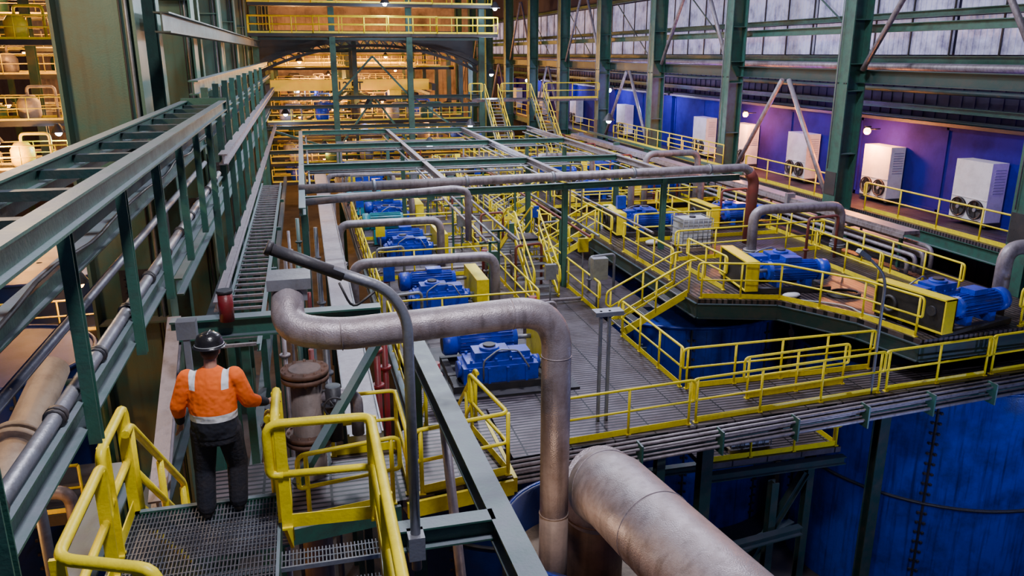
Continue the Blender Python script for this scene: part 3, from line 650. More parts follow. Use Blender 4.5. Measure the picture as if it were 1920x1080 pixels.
for (x,z,w,h,m,y0,y1) in [(-2.2,7.3,.2,.3,GRN,18.5,60),(-1.9,5.6,.2,.25,GAL,20,60),(-2.3,4.2,.25,.3,GRN,14,60),(-1.9,3.2,.15,.2,GAL,16,58),(-2.6,8.6,.3,.4,GRND,18,60),(-2.1,6.5,.15,.18,GRN,19,60),(-1.5,-.4,.2,.3,GRND,14,58),(-.2,-.3,.2,.3,GRND,14,58)]:
    solo('longitudinal_beam',MB().ib((x,y0,z),(x,y1,z),w,h),m,'long green beam running beside the hall columns','beam','longitudinal beams')
for y in (18.6,21,23.5,26,29,32,36,40,45):
    solo('frame_hanger_post',MB().ib((-2.0,y,-1),(-2.0,y,7.3),.14,.14,.015),GRN,'slim green post beside the hall columns','post','frame hanger posts')
solo('stair_support_beam',MB().ib((-2.35,4,3.3),(-2.35,9.2,3.3),.22,.3),GRN,'dusty beam beside the stair','beam')
solo('stair_support_beam',MB().ib((-2.2,13,3.9),(-2.0,9.2,2.8),.2,.22),GAL,'dusty sloping beam beside the stair','beam')
solo('green_support_column',MB().ib((-1.9,13.2,-8),(-1.9,13.2,3.75),.4,.4),GRN,'green steel column beyond the worker','column')
solo('green_cross_beam',MB().ib((-2.2,12.6,3.9),(1.0,12.6,3.9),.25,.32),GRN,'green cross beam beyond the worker','beam')
solo('diagonal_brace',MB().beam((-.45,10.4,2.2),(1.1,12.4,3.8),.12,.12),GRN,'green diagonal brace beyond the railing','brace')
t=thing('red_cylinder','dark red cylinder on a grey bracket beside the column','cylinder',(-1.35,12.6,4.0))
part('cylinder',MB().tube([(-1.35,12.4,4.05),(-1.35,12.4,4.5)],.11,18),RED,t); part('cap',MB().disc((-1.35,12.4,4.52),.12,(0,0,1),.05,18),DRK,t)
t=thing('bracket_floodlight','grey boxy lamp head on a bracket beside the column','lamp',(-1.7,11.0,3.6))
part('housing',MB().b2((-1.85,10.9,4.3),(-1.6,11.1,4.55)),GALV,t); part('bracket',MB().b2((-1.78,10.92,3.6),(-1.7,11.0,4.35)),GALV,t); part('glass',MB().disc((-1.65,10.9,3.75),.1,(0,1,0),.05,14),SIL,t)
t=thing('flanged_pipe','dark rusty vertical flanged pipe with bolted valve','pipe',(-.25,11.8,-4))
part('pipe_body',MB().tube([(-.25,11.8,-4),(-.25,11.8,3.4)],.24,20),STN,t)
for z in (3.35,3.25,2.3,2.2): 
    mb=MB().disc((-.25,11.8,z),.36,(0,0,1),.07,24)
    for k in range(12):
        a=k*math.pi/6; mb.disc((-.25+.31*math.cos(a),11.8+.31*math.sin(a),z),.025,(0,0,1),.13,6)
    part('flange',mb,RSL,t)
part('branch_pipe',MB().tube(fil([(-.2,11.8,2.9),(.5,11.8,2.9),(.5,11.8,2.2)],.2,5),.1,12),GAL,t)
for i,(x,y,z,mt) in enumerate([(-.75,11.3,2.9,DRK),(.15,11.4,3.1,DRK),(2.6,17.2,1.0,RED),(2.5,20.8,.9,RED),(6.3,21.8,1.0,RED),(6.2,28,1.0,RED),(2.5,27.6,1,RED)]):
    t=thing('valve',('dark' if mt==DRK else 'red')+' valve with black spoked hand wheel','valve',(x,y,z-.9),'valves')
    part('body',MB().tube([(x,y+.3,z-.9),(x,y+.3,z)],.12,14).disc((x,y+.3,z-.3),.2,(0,0,1),.05,16).tube([(x,y+.3,z-.2),(x,y,z-.2)],.05,8),mt,t)
    mb=MB().ring((x,y-.05,z-.2),(0,1,0),.15,.015,20,6)
    for k in range(3): a=k*math.pi/3; e=V((math.cos(a),0,math.sin(a)))*.15; mb.tube([V((x,y-.05,z-.2))-e,V((x,y-.05,z-.2))+e],.01,5)
    part('hand_wheel',mb,DRK,t)
for i,x in enumerate((1.15,1.4)):
    solo('red_riser_pipe',MB().tube([(x,16+i,-4),(x,16+i,2.4)],.07,10).disc((x,16+i,1.2),.13,(0,0,1),.08,12).disc((x,16+i,2.0),.13,(0,0,1),.08,12),RED,'dark red riser pipe with flanges','pipe','red risers')
for i in range(14):
    x=-.9+.35*(i%4); y=14.5+i*1.5
    solo('riser_pipe',MB().tube([(x,y,-8),(x,y,1.2+.2*(i%3))],.06+.02*(i%2),8).disc((x,y,.4),.14,(0,0,1),.07,12),[GAL,GRN,RED,GALV][i%4],'vertical riser pipe between cable ladder and duct','pipe','riser pipes')
t=thing('beige_pipe','thick beige flanged pipe slanting up beside the columns','pipe',(-5,13,0))
part('pipe_body',MB().tube([(-4.6,7.0,1.0),(-4.3,13.8,3.0)],.26,20),BEI,t)
for q in (12.0,12.14): part('flange',MB().disc((-4.3-.044*(13.8-q),q,3.0-.294*(13.8-q)),.38,(.044,1,.294),.09,24),BEI,t)
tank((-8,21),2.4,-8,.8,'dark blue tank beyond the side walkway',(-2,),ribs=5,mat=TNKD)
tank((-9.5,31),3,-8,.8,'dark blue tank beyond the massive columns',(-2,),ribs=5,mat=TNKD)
tank((-4.2,8.6),.75,-8,-1.6,'small pale tank below the stair',(-3,),ribs=4,mat=BEI)
for i in range(14):
    y=7.5+i*1.6; z=-1.4+((i*37)%10)*.25
    x0=-9+(i%3) if y<18 else -5.6
    solo('service_pipe',MB().tube(fil([(x0,y,z),(-4.9,y,z),(-4.9,y,-8)],.3,5),.07+.03*(i%3),10),[GAL,DRK,GRN,RUS,GALV][i%5],'service pipe bending down beside the columns','pipe','service pipes')
for i in range(3):
    solo('side_bay_beam',MB().ib((-14,9+3*i,-1.2+.9*(i%4)),(-5.4,9+3*i,-1.2+.9*(i%4)),.18,.24),GRND,'dark beam crossing the side bay','beam','side bay beams')
vi=0
for z,y,x0,x1 in [(8.6,42,-24,-5),(5.0,42,-24,-5),(3.0,40,-24,-5),(-.6,27,-14,-5),(11.6,60,-26,-5),(1.0,52,-26,-5),(6.8,60,-26,-5),(3.4,66,-26,-5),(-1.2,16.5,-12,-5),(8.4,75,-26,-5),(6.9,50,-26,-5),(10.0,50,-26,-5)]:
    solo('mezzanine_floor',MB().b2((x0,y,z-.25),(x1,y+2.2,z)),DRK,'steel mezzanine walkway in the side bay','walkway','mezzanine walkways')
    R([(x0,y+.05,z),(x1,y+.05,z)],'yellow guardrail on the side bay mezzanine',small=True,r=.034)
    if y<30: continue
    R([(x0,y+2.1,z),(x1,y+2.1,z)],'yellow guardrail on the side bay mezzanine',small=True,r=.03)
    for j in range(6):
        x=x1-1.5-3.0*j; vi+=1
        if x-1<x0: continue
        solo('process_vessel',MB().lathe((x,y+1.1,z),[(0.01,0),(.4,.02),(.5,.2),(.5,.8),(.3,1.1),(.01,1.15)],14).tube(fil([(x,y+1.1,z+1.1),(x,y+1.1,z+1.5),(x+1.2,y+1.1,z+1.5),(x+1.2,y+1.1,z)],.2,3),.07,8),[GAL,BEI,GRN,YEL][vi%4],'small process vessel with pipework in the side bay','vessel','side bay vessels')
for x in (-8,-13,-18,-24):
    for y in (46.5,64,79): solo('mezzanine_column',MB().ib((x,y,-8),(x,y,16),.4,.4),GRND,'dark green column in the side bay','column','side bay columns')
# ================================================================= near landing
def bars(x0,x1,y0,y1,z):
    mb=MB(); n=int((x1-x0)/.034)
    for i in range(n+1): mb.b2((x0+i*.034,y0,z-.04),(x0+i*.034+.010,y1,z))
    for i in range(int((y1-y0)/.1)+1): mb.b2((x0,y0+i*.1,z-.014),(x1,y0+i*.1+.012,z-.003))
    return mb
t=thing('stair_landing','steel grating landing at the head of the stairs','landing',(-.75,6,3.3))
part('grating',bars(-1.9,-.52,3.2,7.7,3.6),GRTN,t)
for k in range(9):
    y1=6.98-.28*k; z=3.42-.19*k
    tr=part('tread',bars(-.49,.42,y1-.26,y1,z),GRTN,t)
    part('nosing',MB().b2((-.49,y1-.275,z-.04),(.42,y1-.255,z+.005)),GALV,tr)
part('edge_frame',MB().b2((-1.96,3.2,3.4),(-1.9,7.75,3.62)),GRN,t); part('edge_frame',MB().b2((-1.9,7.7,3.4),(-.5,7.76,3.62)),GRN,t)
part('stringer',MB().beam((.45,7.05,3.45),(.45,4.4,1.7),.04,.25),GRN,t)
part('edge_frame',MB().b2((-.52,3.2,3.36),(-.49,7.7,3.58)),GRN,t)
for y in (4.2,5.4,6.6): part('joist',MB().ib((-1.95,y,3.42),(-.52,y,3.42),.1,.2,.02),GRND,t)
R([(-.42,7.1,3.6),(.42,7.05,3.6),(.42,4.2,3.6)],'thick yellow guardrail around the landing corner',r=.045,sp=1.6,h=1.1,flat=True,loop=True)
R([(-1.9,7.0,3.6),(-1.9,7.75,3.6)],'thick yellow guardrail at the landing edge',r=.045,sp=.8,h=1.1,flat=True)
R([(-1.88,6.7,3.6),(-1.88,5.45,3.6),(-1.3,5.2,3.6)],'thick yellow curved guardrail at the landing edge',r=.045,sp=1.2,h=1.02,flat=True)
R([(-.46,7.25,3.6),(-.46,7.8,3.6)],'thick yellow gate post rail at the stair head',r=.045,sp=.55,h=1.12,flat=True,toe=False)
stair((-1.2,10.0,1.6),(-1.2,7.8,3.52),1.3,'steel stair with thick yellow handrails descending from the landing',r=.042,mat=YEL)
deck([(-1.9,10.2),(2.8,10.9),(2.8,13.0),(-1.9,12.2)],1.6,GRT,'lower grating landing between stair and deck')
solo('landing_edge_beam',MB().beam((-1.9,10.1,1.45),(1.0,10.55,1.45),.06,.25),GRN,'green edge channel of the lower landing','beam','landing edges')
for a,b in [((1.1,10.58,1.45),(2.8,10.85,1.45)),((2.85,10.9,1.45),(2.85,13,1.45))]:
    solo('landing_edge_beam',MB().beam(a,b,.06,.25),YEL,'yellow painted edge channel of the lower landing','beam','landing edges')
R([(.1,12.3,1.6),(1.15,12.3,1.6),(1.15,10.8,1.6)],'yellow guardrail around the lower landing',r=.035,sp=1.2)
R([(1.35,10.75,1.6),(2.75,11.0,1.6),(2.5,12.6,1.6)],'yellow guardrail around the lower landing',r=.035,sp=1.2)
R([(-.3,10.4,1.6),(.9,10.6,1.6)],'yellow guardrail at the lower landing front',r=.035,sp=1.2)
stair((2.2,14.8,.0),(2.2,13.0,1.6),.9,'short steel stair from landing down to the deck',r=.034)
deck([(.8,14.8),(3.65,14.8),(3.65,16.75),(2,16.75)],0,GRT,'grating strip joining stair and deck')
solo('diagonal_top_beam',MB().ib((1.75,4.6,3.36),(1.52,12.8,3.36),.26,.28,.025),GRN,'dusty green steel beam running along the hall','beam')
solo('short_cross_beam',MB().ib((.5,7.0,3.38),(1.6,7.0,3.38),.2,.24,.02),GRN,'short green cross beam carrying the lamp pole','beam')
solo('beam_post',MB().ib((1.52,12.7,-8),(1.52,12.7,3.2),.22,.22,.02),GRN,'green post under the end of the beam','post')
solo('beam_brace',MB().tube([(1.68,7.4,-2),(1.65,10.6,3.2)],.07,8),GAL,'grey pipe brace below the diagonal beam','brace')
t=thing('lamp_pole','grey tubular lamp pole with curved neck and floodlight','lamp',(.78,6.85,3.1))
part('pole',MB().tube(fil([(.78,6.85,3.1),(.78,6.85,5.72),(.62,6.85,6.0),(.15,6.85,6.2)],.5,8),.05,12),GALV,t)
part('floodlight',MB().tube([(.24,6.85,6.15),(-.34,6.85,6.42)],.055,12).tube([(-.34,6.85,6.42),(-.38,6.85,6.44)],.068,12),DRK,t,'long dark tubular floodlight')
part('clamp',MB().b2((.7,6.75,3.25),(.86,6.95,3.5)),GALV,t)
part('cable',MB().tube(fil([(.2,6.8,6.1),(.3,6.8,5.85),(.5,6.8,6.0)],.1,4),.012,6),BLK,t)
t=thing('elbow_pipe','large dusty grey elbow pipe turning down into the tank','pipe',(2.88,9,0))
part('pipe_run',MB().tube(fil([(-.32,9.5,5.3),(-.35,9.1,4.95),(.2,9.0,4.86),(2.88,9.0,4.97),(2.88,9.0,1.9)],.55,10),.19,28),TAN,t)
part('coupling',MB().disc((1.0,9,4.90),.198,(1,0,0.04),.06,28),TAN,t); part('dirty_sleeve',MB().tube([(2.88,9,.6),(2.88,9,2.1)],.194,28),STN,t,'dark stained lower pipe sleeve')
for q,ax_ in (((2.88,9,4.35),(0,0,1)),((2.3,9,4.945),(1,0,.04)),((.25,9,4.865),(1,0,.04))): part('weld_seam',MB().ring(q,ax_,.19,.007,28,5),TAN,t)
part('weld_seam',MB().ring((2.88,9,2.1),(0,0,1),.19,.012,28,5),STN,t)
solo('pipe_hood_box',MB().b2((-.55,9.3,5.35),(-.05,9.8,5.48)).b2((-.5,9.35,5.2),(-.1,9.75,5.35)),GALV,'flat grey box on the pipe end','box')
t=thing('large_slurry_pipe','very large dusty grey pipe with mitred elbow','pipe',(3.7,9.5,0))
part('pipe_run',MB().tube([(3.62,9.15,2.30),(3.66,8.75,2.42),(3.94,6.6,2.46),(4.34,3.6,2.54)],.52,44),TAN,t)
part('mitre_elbow',MB().tube([(3.68,9.55,1.6),(3.68,9.5,2.05),(3.62,9.12,2.38)],[.43,.47,.51],44),TAN,t)
part('lower_sleeve',MB().tube([(3.68,9.55,.5),(3.68,9.55,1.66)],.42,36),RSL,t,'rusty brown lower pipe')
part('weld_seam',MB().ring((3.785,7.8,2.438),(.13,-1,.02),.521,.007,40,5),TAN,t); part('weld_seam',MB().ring((3.64,9.0,2.35),(.1,-.9,.3),.518,.009,40,5),TAN,t)
part('sleeve_flange',MB().ring((3.68,9.55,1.64),(0,0,1),.43,.02,36,5),RSL,t)
# ================================================================= end frames
XF=(-2.8,2.3,7.6,12.8); Y=59
for x in XF: solo('end_bay_column',MB().ib((x,Y,-8),(x,Y,14),.4,.4),GRN,'green steel column of the end bay frame','column','end bay columns')
for z in (9.0,5.0,3.0,1.3,4.4): solo('end_bay_beam',MB().ib((-2.8,Y,z),(13,Y,z),.3,.24),GRND,'green steel beam of the end bay frame','beam','end bay beams')
for a,b in [((2.3,Y+.3,1.4),(5,Y+.3,5)),((7.6,Y+.3,1.4),(5,Y+.3,5)),((-2.8,Y+.3,3),(2.3,Y+.3,1.3)),((7.6,Y+.3,5),(12.8,Y+.3,1.4)),((2.3,Y+.3,5),(5,Y+.3,7.8)),((7.6,Y+.3,5),(5,Y+.3,7.8))]:
    solo('end_bay_brace',MB().beam(a,b,.14,.14),GRN,'diagonal green brace in the end bay frame','brace','end bay braces')
for Y,z in ((55.5,9.25),(57.3,11.2)):
    solo('high_walkway',MB().b2((-3,Y,z-.2),(13.2,Y+1.2,z)),DRK,'high steel walkway crossing the hall','walkway','high walkways')
    R([(-3,Y,z),(1,Y,z),(1,Y-.4,z),(9,Y-.4,z),(9,Y,z),(13.2,Y,z)],'yellow guardrail on the high cross walkway',small=True,r=.042)
    R([(-3,Y+1.2,z),(13.2,Y+1.2,z)],'yellow guardrail on the high cross walkway',small=True,r=.035)
pts=[]
for i in range(25):
    a=i/24; pts.append((-2.8+15.6*a,7.2+1.9*math.sin(math.pi*a)**.8))
mb=MB()
for (a,b) in zip(pts,pts[1:]): mb.beam((a[0],61,a[1]),(b[0],61,b[1]),1.6,.12)
for (a,b) in zip(pts,pts[1:]): mb.beam((a[0],60.4,a[1]-.55),(b[0],60.4,b[1]-.55),.2,.2); mb.beam((a[0],60.4,a[1]),(b[0],60.4,b[1]),.2,.45); mb.beam((a[0],60.4,a[1]),(b[0],60.4,b[1]-.55),.08,.1)
solo('arched_truss',mb,BLK,'black arched roof truss framing the warm end bay','truss')
mb=MB()
for (a,b) in zip(pts,pts[1:]): mb.add([(a[0],61.9,a[1]),(b[0],61.9,b[1]),(b[0],61.9,9.4),(a[0],61.9,9.4)],[(0,1,2,3)])
solo('dark_gable_sheet',mb,BLK,'dark sheeting filling the space above the arched truss','panel')
CY=63.5
t=thing('overhead_crane','yellow overhead travelling crane girder marked 12.5T','crane',(5,CY,4.8))
part('bridge_girder',MB().b2((-2.2,CY,5.3),(9.6,CY+.9,6.05)).b2((-2.2,CY-.1,6.0),(9.6,CY+1,6.1)),paint('crane_yellow_glow',(.9,.5,.003),.4,dirt=.2,dust=.05,em=.3),t)  # girder paint given emission, so it glows without being a lamp
part('end_carriage',MB().b2((-2.5,CY-1.5,5.3),(-2.2,CY+2,5.8)),DRK,t); part('end_carriage',MB().b2((9.6,CY-1.5,5.3),(9.9,CY+2,5.8)),DRK,t)
part('hoist',MB().b2((6.5,CY-.4,4.8),(7.4,CY+1,5.3)).tube([(7,CY+.3,4.8),(7,CY+.3,4.1)],.05,6),YEL,t)
cu=bpy.data.curves.new('txt','FONT'); cu.body='12.5T'; cu.size=.85; cu.extrude=.01; cu.offset=.012; cu.align_x='CENTER'; to=bpy.data.objects.new('txt',cu); COL.objects.link(to)
bpy.context.view_layer.update(); me=bpy.data.meshes.new_from_object(to.evaluated_get(bpy.context.evaluated_depsgraph_get())); bpy.data.objects.remove(to)
o=bpy.data.objects.new('capacity_marking',me); COL.objects.link(o); o.rotation_euler=(math.pi/2,0,0); o.parent=t; o.location=V((3.6,CY-.03,5.36))-V((5,CY,4.8)); me.materials.clear(); me.materials.append(BLK); o['label']='black 12.5T capacity lettering'
solo('crane_rail_beam',MB().ib((9.75,64,4.95),(9.75,110,4.95),.25,.3),GRND,'dark beam carrying the crane rail','beam')
def hlamp(p,warm,e,lab,s=.17):
    p=V(p); t=thing('high_bay_lamp',lab,'lamp',p,'high bay lamps')
    part('housing',MB().lathe(p,[(.06,.5),(.12,.45),(.32,.12),(.34,.1)],14),DRK,t)
    part('bulb',MB().ball(p+V((0,0,.08)),s,n=8),LW if warm else LC,t)
    light('high_bay_light','POINT',p-V((0,0,.25)),e,(1,.44,.09) if warm else (.62,.74,1),.2,t)
k=0
for Y in (61.5,65.5,71,78,86,95,104):
    for z in (.2,1.7,3.2,-1.2,4.6):
        k+=1
        if z>4 and Y<85: continue
        xa,xb=[(-2.5,12.5),(-2.5,6),(4,12.5)][k%3]
        solo('end_bay_floor',MB().b2((xa,Y,z-.22),(xb,Y+1.4,z)),DRK,'steel floor level in the warm end bay','walkway','end bay floors')
        R([(xa,Y,z),(xb,Y,z)],'yellow guardrail in the warm lit end bay',small=True,r=.032,sp=1.6,h=.95)
        for j in range(5):
            x=xa+1.3+2.6*j+.5*(k%3)
            if x>xb-1 or (z>4 and x>8): continue
            solo('process_vessel',MB().lathe((x,Y+.8,z),[(0.01,0),(.4,.02),(.5,.2),(.5,.8),(.3,1.0),(.01,1.05)],12).tube(fil([(x,Y+.8,z+1.0),(x,Y+.8,z+1.2),(x+1.1,Y+.8,z+1.2),(x+1.1,Y+.8,z)],.15,3),.08,6),[DRK,BEI,GRN,GAL,BLU][(j+k)%5],'small process vessel with pipework in the end bay','vessel','end bay vessels')
        if k%2==0 or Y<66: hlamp((xa+2.2+1.7*(k%4),Y+.5,z+1.05),k%7!=0,620 if Y<70 else 1100,'small amber lamp above a steel floor',.11)
    for x in (-2.8,4,12.8): solo('end_bay_column',MB().ib((x,Y+1.7,-8),(x,Y+1.7,9),.35,.35),GRND,'green steel column in the warm end bay','column','end bay columns')
    if Y>62: 
        for a,b in (((-2.8,Y+2,1),(4,Y+2,5)),((12.8,Y+2,1),(4,Y+2,5))): solo('end_bay_brace',MB().beam(a,b,.2,.2),GRND,'diagonal dark brace in the end bay','brace','end bay braces')
for Y in (68,75,83,92,102):
    mb=MB().ib((-3,Y,8.2),(13,Y,8.2),.2,.25).ib((-3,Y,9.6),(13,Y,9.6),.2,.25)
    for i in range(8): mb.beam((-3+2*i,Y,8.2),(-2+2*i,Y,9.6),.12,.12).beam((-2+2*i,Y,9.6),(-1+2*i,Y,8.2),.12,.12)
    solo('roof_truss',mb,GRND,'dark lattice roof truss in the end bay','truss','roof trusses')
    solo('end_bay_catwalk',MB().b2((-2.6,Y+1,6.7),(12.6,Y+2,6.9)),DRK,'high catwalk crossing the warm end bay','walkway','end bay catwalks'); R([(-2.6,Y+1,6.9),(12.6,Y+1,6.9)],'yellow guardrail in the warm lit end bay',small=True,r=.03,sp=1.6,h=.95)
for p,e in [((0,70,7.3),2600),((9,70,7.3),2600),((4,77.5,5.3),2900),((0,85,7.6),4500),((9,90,7.6),4500),((4.5,100,7.6),7500),((11,99,6),4000),((-12,50.5,4.4),2200),((-10,45.3,7.8),1800),((-18,58,4.8),3000),((-9,57,2.8),2000),((-7.5,13.5,-.6),420),((9.9,47,1.5),160),((-7,26,1.2),420),((-20,70,8),4000),((-13,39.5,4.2),1200),((-7,44.8,6.6),1100),((-5.5,8.5,.5),160),((-15,47,10.5),2000),((-6.5,36,2.2),600)]:
    hlamp(p,True,e,'glowing warm sodium lamp among the steelwork')
for p,e in [((5.6,55,11),500),((12.9,55,10.8),500),((-7,34,6.3),450),((-11,41.5,4.4),300),((14,61,6.4),700),((-1.2,59.9,3.8),200),((6,40,3.5),380),((17,44,4.2),350),((10.5,52,3.4),250)]:
    hlamp(p,False,e,'bright cold white lamp among the steelwork',.15)
# ================================================================= person
def remesh(mb,vox,it=4):
    me=bpy.data.meshes.new('tmp'); me.from_pydata([tuple(p) for p in mb.v],[],mb.f); me.update()
    o=bpy.data.objects.new('tmp',me); COL.objects.link(o)
    m=o.modifiers.new('r','REMESH'); m.mode='VOXEL'; m.voxel_size=vox
    s=o.modifiers.new('s','SMOOTH'); s.iterations=it; s.factor=.5
    dg=bpy.context.evaluated_depsgraph_get(); n=bpy.data.meshes.new_from_object(o.evaluated_get(dg)); bpy.data.objects.remove(o)
    for p in n.polygons: p.use_smooth=True
    return n
def hand(mb,w,d,up,side,curl):
    w=V(w);d=V(d).normalized();up=V(up).normalized();s=d.cross(up).normalized()*side
    mb.caps(w,w+d*.075,.028,.036); mb.caps(w+s*.022+d*.03,w+s*.026+d*.075,.017,.015); mb.caps(w-s*.022+d*.03,w-s*.026+d*.07,.017,.014)
    for i,(o,l) in enumerate([(.030,.072),(.010,.08),(-.011,.075),(-.031,.058)]):
        p=w+d*.085+s*o; cur=d.copy()
        for j,f in enumerate((.45,.32,.23)):
            cur=(cur-up*curl*(.6+j*.3)).normalized(); q=p+cur*l*f*1.2; mb.caps(p,q,.0095-.001*j,.0088-.001*j); p=q
    p=w+d*.03+s*.03
    for j,f in enumerate((.035,.03,.024)):
        q=p+(d*.65+s*(.8-.45*j)-up*curl*.6).normalized()*f; mb.caps(p,q,.012-.001*j,.011-.001*j); p=q
SL,EL,WL=V((-.215,.02,1.44)),V((-.315,-.02,1.18)),V((-.35,.10,.95))
SR,ER,WR=V((.215,.05,1.44)),V((.325,.03,1.19)),V((.47,.17,1.10))
HL,KL,AL=V((-.11,0,.92)),V((-.15,.03,.5)),V((-.15,-.06,.09))
HR,KR,AR=V((.11,.02,.92)),V((.14,.12,.5)),V((.13,.06,.09))
pm=thing('person','worker in orange hi-vis shirt and black hard hat at stair head','person',(0,0,0))
b=MB()
b.loft([((0,0,.86),.15,.11),((0,0,.98),.155,.115),((0,0,1.12),.14,.10),((0,.02,1.32),.165,.11),((0,.03,1.44),.17,.09),((0,.04,1.5),.09,.06)])
b.caps((0,.04,1.46),(0,.075,1.6),.062,.06)
hc=V((0,.11,1.69)); b.ball(hc,.095,(.86,1.05,1.22)); b.ball(hc+V((0,.03,-.06)),.065,(.9,1.0,1))
b.caps(hc+V((0,.10,-.0)),hc+V((0,.122,-.025)),.011,.015)
for s in(-1,1):
    b.ball(hc+V((s*.083,-.0,-.01)),.03,(.35,.7,1.1),8); b.ball(hc+V((s*.032,.088,.012)),.014,n=8)
b.caps(hc+V((-.022,.093,-.055)),hc+V((.022,.093,-.055)),.008,.008)
for A,B,C in((SL,EL,WL),(SR,ER,WR)): b.caps(A,B,.055,.042); b.caps(B,C,.045,.028)
for A,B,C in((HL,KL,AL),(HR,KR,AR)): b.caps(A,B,.085,.055); b.caps(B,C,.056,.038); b.caps(C+V((0,0,-.03)),C+V((0,.15,-.05)),.035,.03)
hand(b,WL,V((-.06,.10,-.22)),V((.9,0,-.2)),1,.28); hand(b,WR,V((.35,.4,-.03)),V((0,.1,1)),-1,.5)
me=remesh(b,.006,3); me.materials.append(SKN); o=bpy.data.objects.new('body',me); COL.objects.link(o); o.parent=pm
m,nt,bs=base('hivis_fabric'); tc=N(nt,'ShaderNodeTexCoord'); sx=N(nt,'ShaderNodeSeparateXYZ'); nt.links.new(tc.outputs['Object'],sx.inputs[0])
def band(o_,a,c): return math_(nt,'MULTIPLY',math_(nt,'GREATER_THAN',o_,a),math_(nt,'LESS_THAN',o_,c))
ax=math_(nt,'ABSOLUTE',sx.outputs[0])
cen=math_(nt,'LESS_THAN',ax,.25)
hb=math_(nt,'MULTIPLY',band(sx.outputs[2],1.05,1.12),cen)
vb=math_(nt,'MULTIPLY',band(ax,.12,.18),math_(nt,'GREATER_THAN',sx.outputs[2],1.36))
low=math_(nt,'LESS_THAN',sx.outputs[2],1.05)
nz=N(nt,'ShaderNodeTexNoise'); nz.inputs['Scale'].default_value=7; nz.inputs['Detail'].default_value=2; nt.links.new(tc.outputs['Object'],nz.inputs['Vector'])
c=mixc(nt,nz.outputs['Fac'],(1.0,.17,.003),(.85,.10,.003)); c=mixc(nt,low,c,(.010,.012,.022)); c=mixc(nt,math_(nt,'MAXIMUM',hb,vb),c,(.78,.79,.82))
nt.links.new(c,bs.inputs['Base Color']); bs.inputs['Roughness'].default_value=.8
bp=N(nt,'ShaderNodeBump'); bp.inputs['Distance'].default_value=.05; bp.inputs['Strength'].default_value=.8; nt.links.new(nz.outputs['Fac'],bp.inputs['Height']); nt.links.new(bp.outputs[0],bs.inputs['Normal'])
b=MB(); b.loft([((0,0,.86),.215,.165),((0,0,.97),.225,.175),((0,0,1.05),.22,.17),((0,0,1.15),.225,.17),((0,.02,1.3),.235,.165),((0,.03,1.42),.228,.142),((0,.035,1.49),.16,.105),((0,.045,1.54),.08,.075)])
for A,B in((SL,EL),(SR,ER)): b.caps(A,B,.092,.076)
for B,C in((EL,WL),(ER,WR)): b.caps(B,B.lerp(C,.40),.075,.064)
me=remesh(b,.009,6); me.materials.append(m); o=bpy.data.objects.new('shirt',me); COL.objects.link(o); o.parent=pm; o['label']='orange hi-vis shirt with silver reflective bands'
for B,C in((EL,WL),(ER,WR)):
    b=MB().caps(B.lerp(C,.4),B.lerp(C,.88),.058,.045)
    me=remesh(b,.009,3); me.materials.append(NAVY); o=bpy.data.objects.new('sleeve_cuff',me); COL.objects.link(o); o.parent=pm
b=MB(); b.loft([((0,0,.80),.205,.16),((0,0,.9),.21,.16),((0,0,1.0),.2,.15),((0,0,1.03),.18,.13)])
for A,B,C in((HL,KL,AL),(HR,KR,AR)): b.caps(A,B,.132,.105); b.caps(B,C+V((0,0,.02)),.102,.092)
me=remesh(b,.01,5); me.materials.append(NAVY); o=bpy.data.objects.new('trousers',me); COL.objects.link(o); o.parent=pm; o['label']='dark navy work trousers'
for A in(AL,AR):
    b=MB(); b.caps(A+V((0,-.01,.06)),A+V((0,-.02,-.03)),.065,.06); b.caps(A+V((0,0,-.035)),A+V((0,.17,-.045)),.055,.046)
    me=remesh(b,.009,3); me.materials.append(BOOT); o=bpy.data.objects.new('boot',me); COL.objects.link(o); o.parent=pm
HC=hc+V((0,-.005,.045)); hp=MB(); hp.lathe(HC,[(.155,-.005),(.148,0),(.135,.01),(.128,.05),(.105,.10),(.06,.128),(.01,.135)],28); hp.caps(HC+V((0,-.06,.122)),HC+V((0,.07,.122)),.014,.014); hp.box(HC+V((0,.165,-.006)),(.16,.07,.012))
o=mkobj('hard_hat',hp,HELM,(0,0,0)); o.parent=pm; o['label']='glossy black hard hat'
o=mkobj('hat_band',MB().ring(HC+V((0,0,.015)),(0,0,1),.133,.005,28,5),SIL,(0,0,0)); o.parent=pm
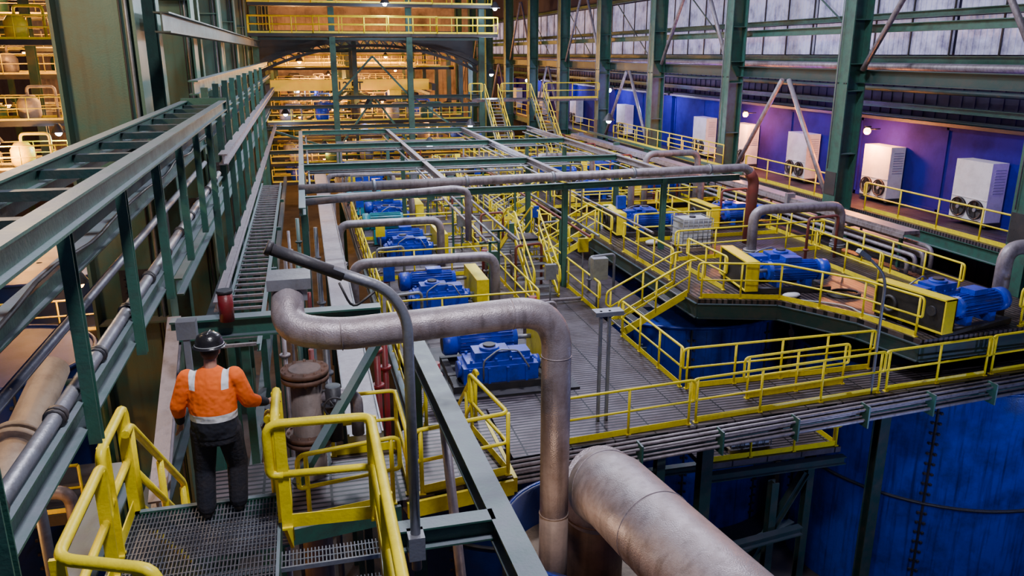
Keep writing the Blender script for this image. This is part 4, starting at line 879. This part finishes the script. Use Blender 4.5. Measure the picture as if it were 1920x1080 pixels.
o=mkobj('hair',MB().ball(hc+V((0,-.025,-.01)),.09,(.93,.95,1.0)),paint('hair',(.05,.03,.02),.7,dirt=.2,dust=0),(0,0,0)); o.parent=pm
pm.location=(-1.03,7.52,3.605); pm.rotation_euler=(0,0,math.radians(-8))
# ================================================================= light
w=bpy.data.worlds.new('w'); SC.world=w; w.use_nodes=True; bg=w.node_tree.nodes['Background']; bg.inputs[0].default_value=(.22,.30,.95,1); bg.inputs[1].default_value=.13
def area(name,loc,e,col,sx,sy,rot=(0,0,0)): return light(name,'AREA',loc,e,col,sx,rot=rot,sy=sy)
area('roof_lamp_bank',(1.5,3.5,15),1500,(.95,.93,1),1.3,1.3,(math.radians(20),0,0))
area('roof_lamp_bank',(10,21,16),2500,(.88,.88,1),1.6,1.6)
area('roof_lamp_bank',(4.5,31,15),2200,(.9,.94,1),1.6,1.6)
area('roof_lamp_bank',(13,34,15),1600,(.7,.75,1),1.6,1.6)
area('roof_lamp_bank',(9,47,15),2000,(.85,.87,1),1.6,1.6)
light('warm_column_fill','POINT',(-5.4,12,9.5),1300,(1,.68,.36),.3)  # unseen warm fill added to brighten the hall columns
light('warm_column_fill','POINT',(-7,23,11),800,(1,.7,.4),.3)
light('cool_column_fill','POINT',(1,24,9.5),600,(.7,.88,1),.3)  # cool fill added for the column faces, no lamp body
light('cool_column_fill','POINT',(1,40,9.5),600,(.7,.88,1),.3)
light('blue_tank_fill','POINT',(13.6,12.0,-1.2),330,(.4,.5,1),.15)  # bare blue fill added to light the tank below deck
light('blue_tank_fill','POINT',(19.5,12.0,-1.5),200,(.4,.5,1),.15)
light('tank_lamp','POINT',(2.55,8.35,2.4),14,(1,.7,.45),.08)
# camera
f=1500.;th=math.atan(440/f);ps=math.atan(400/math.hypot(f,440))
cam=bpy.data.cameras.new('camera'); cam.lens=36*f/1920; cam.clip_end=400; co=bpy.data.objects.new('camera',cam); COL.objects.link(co)
co.location=(0,0,8); co.rotation_euler=(math.pi/2-th,0,-ps); SC.camera=co
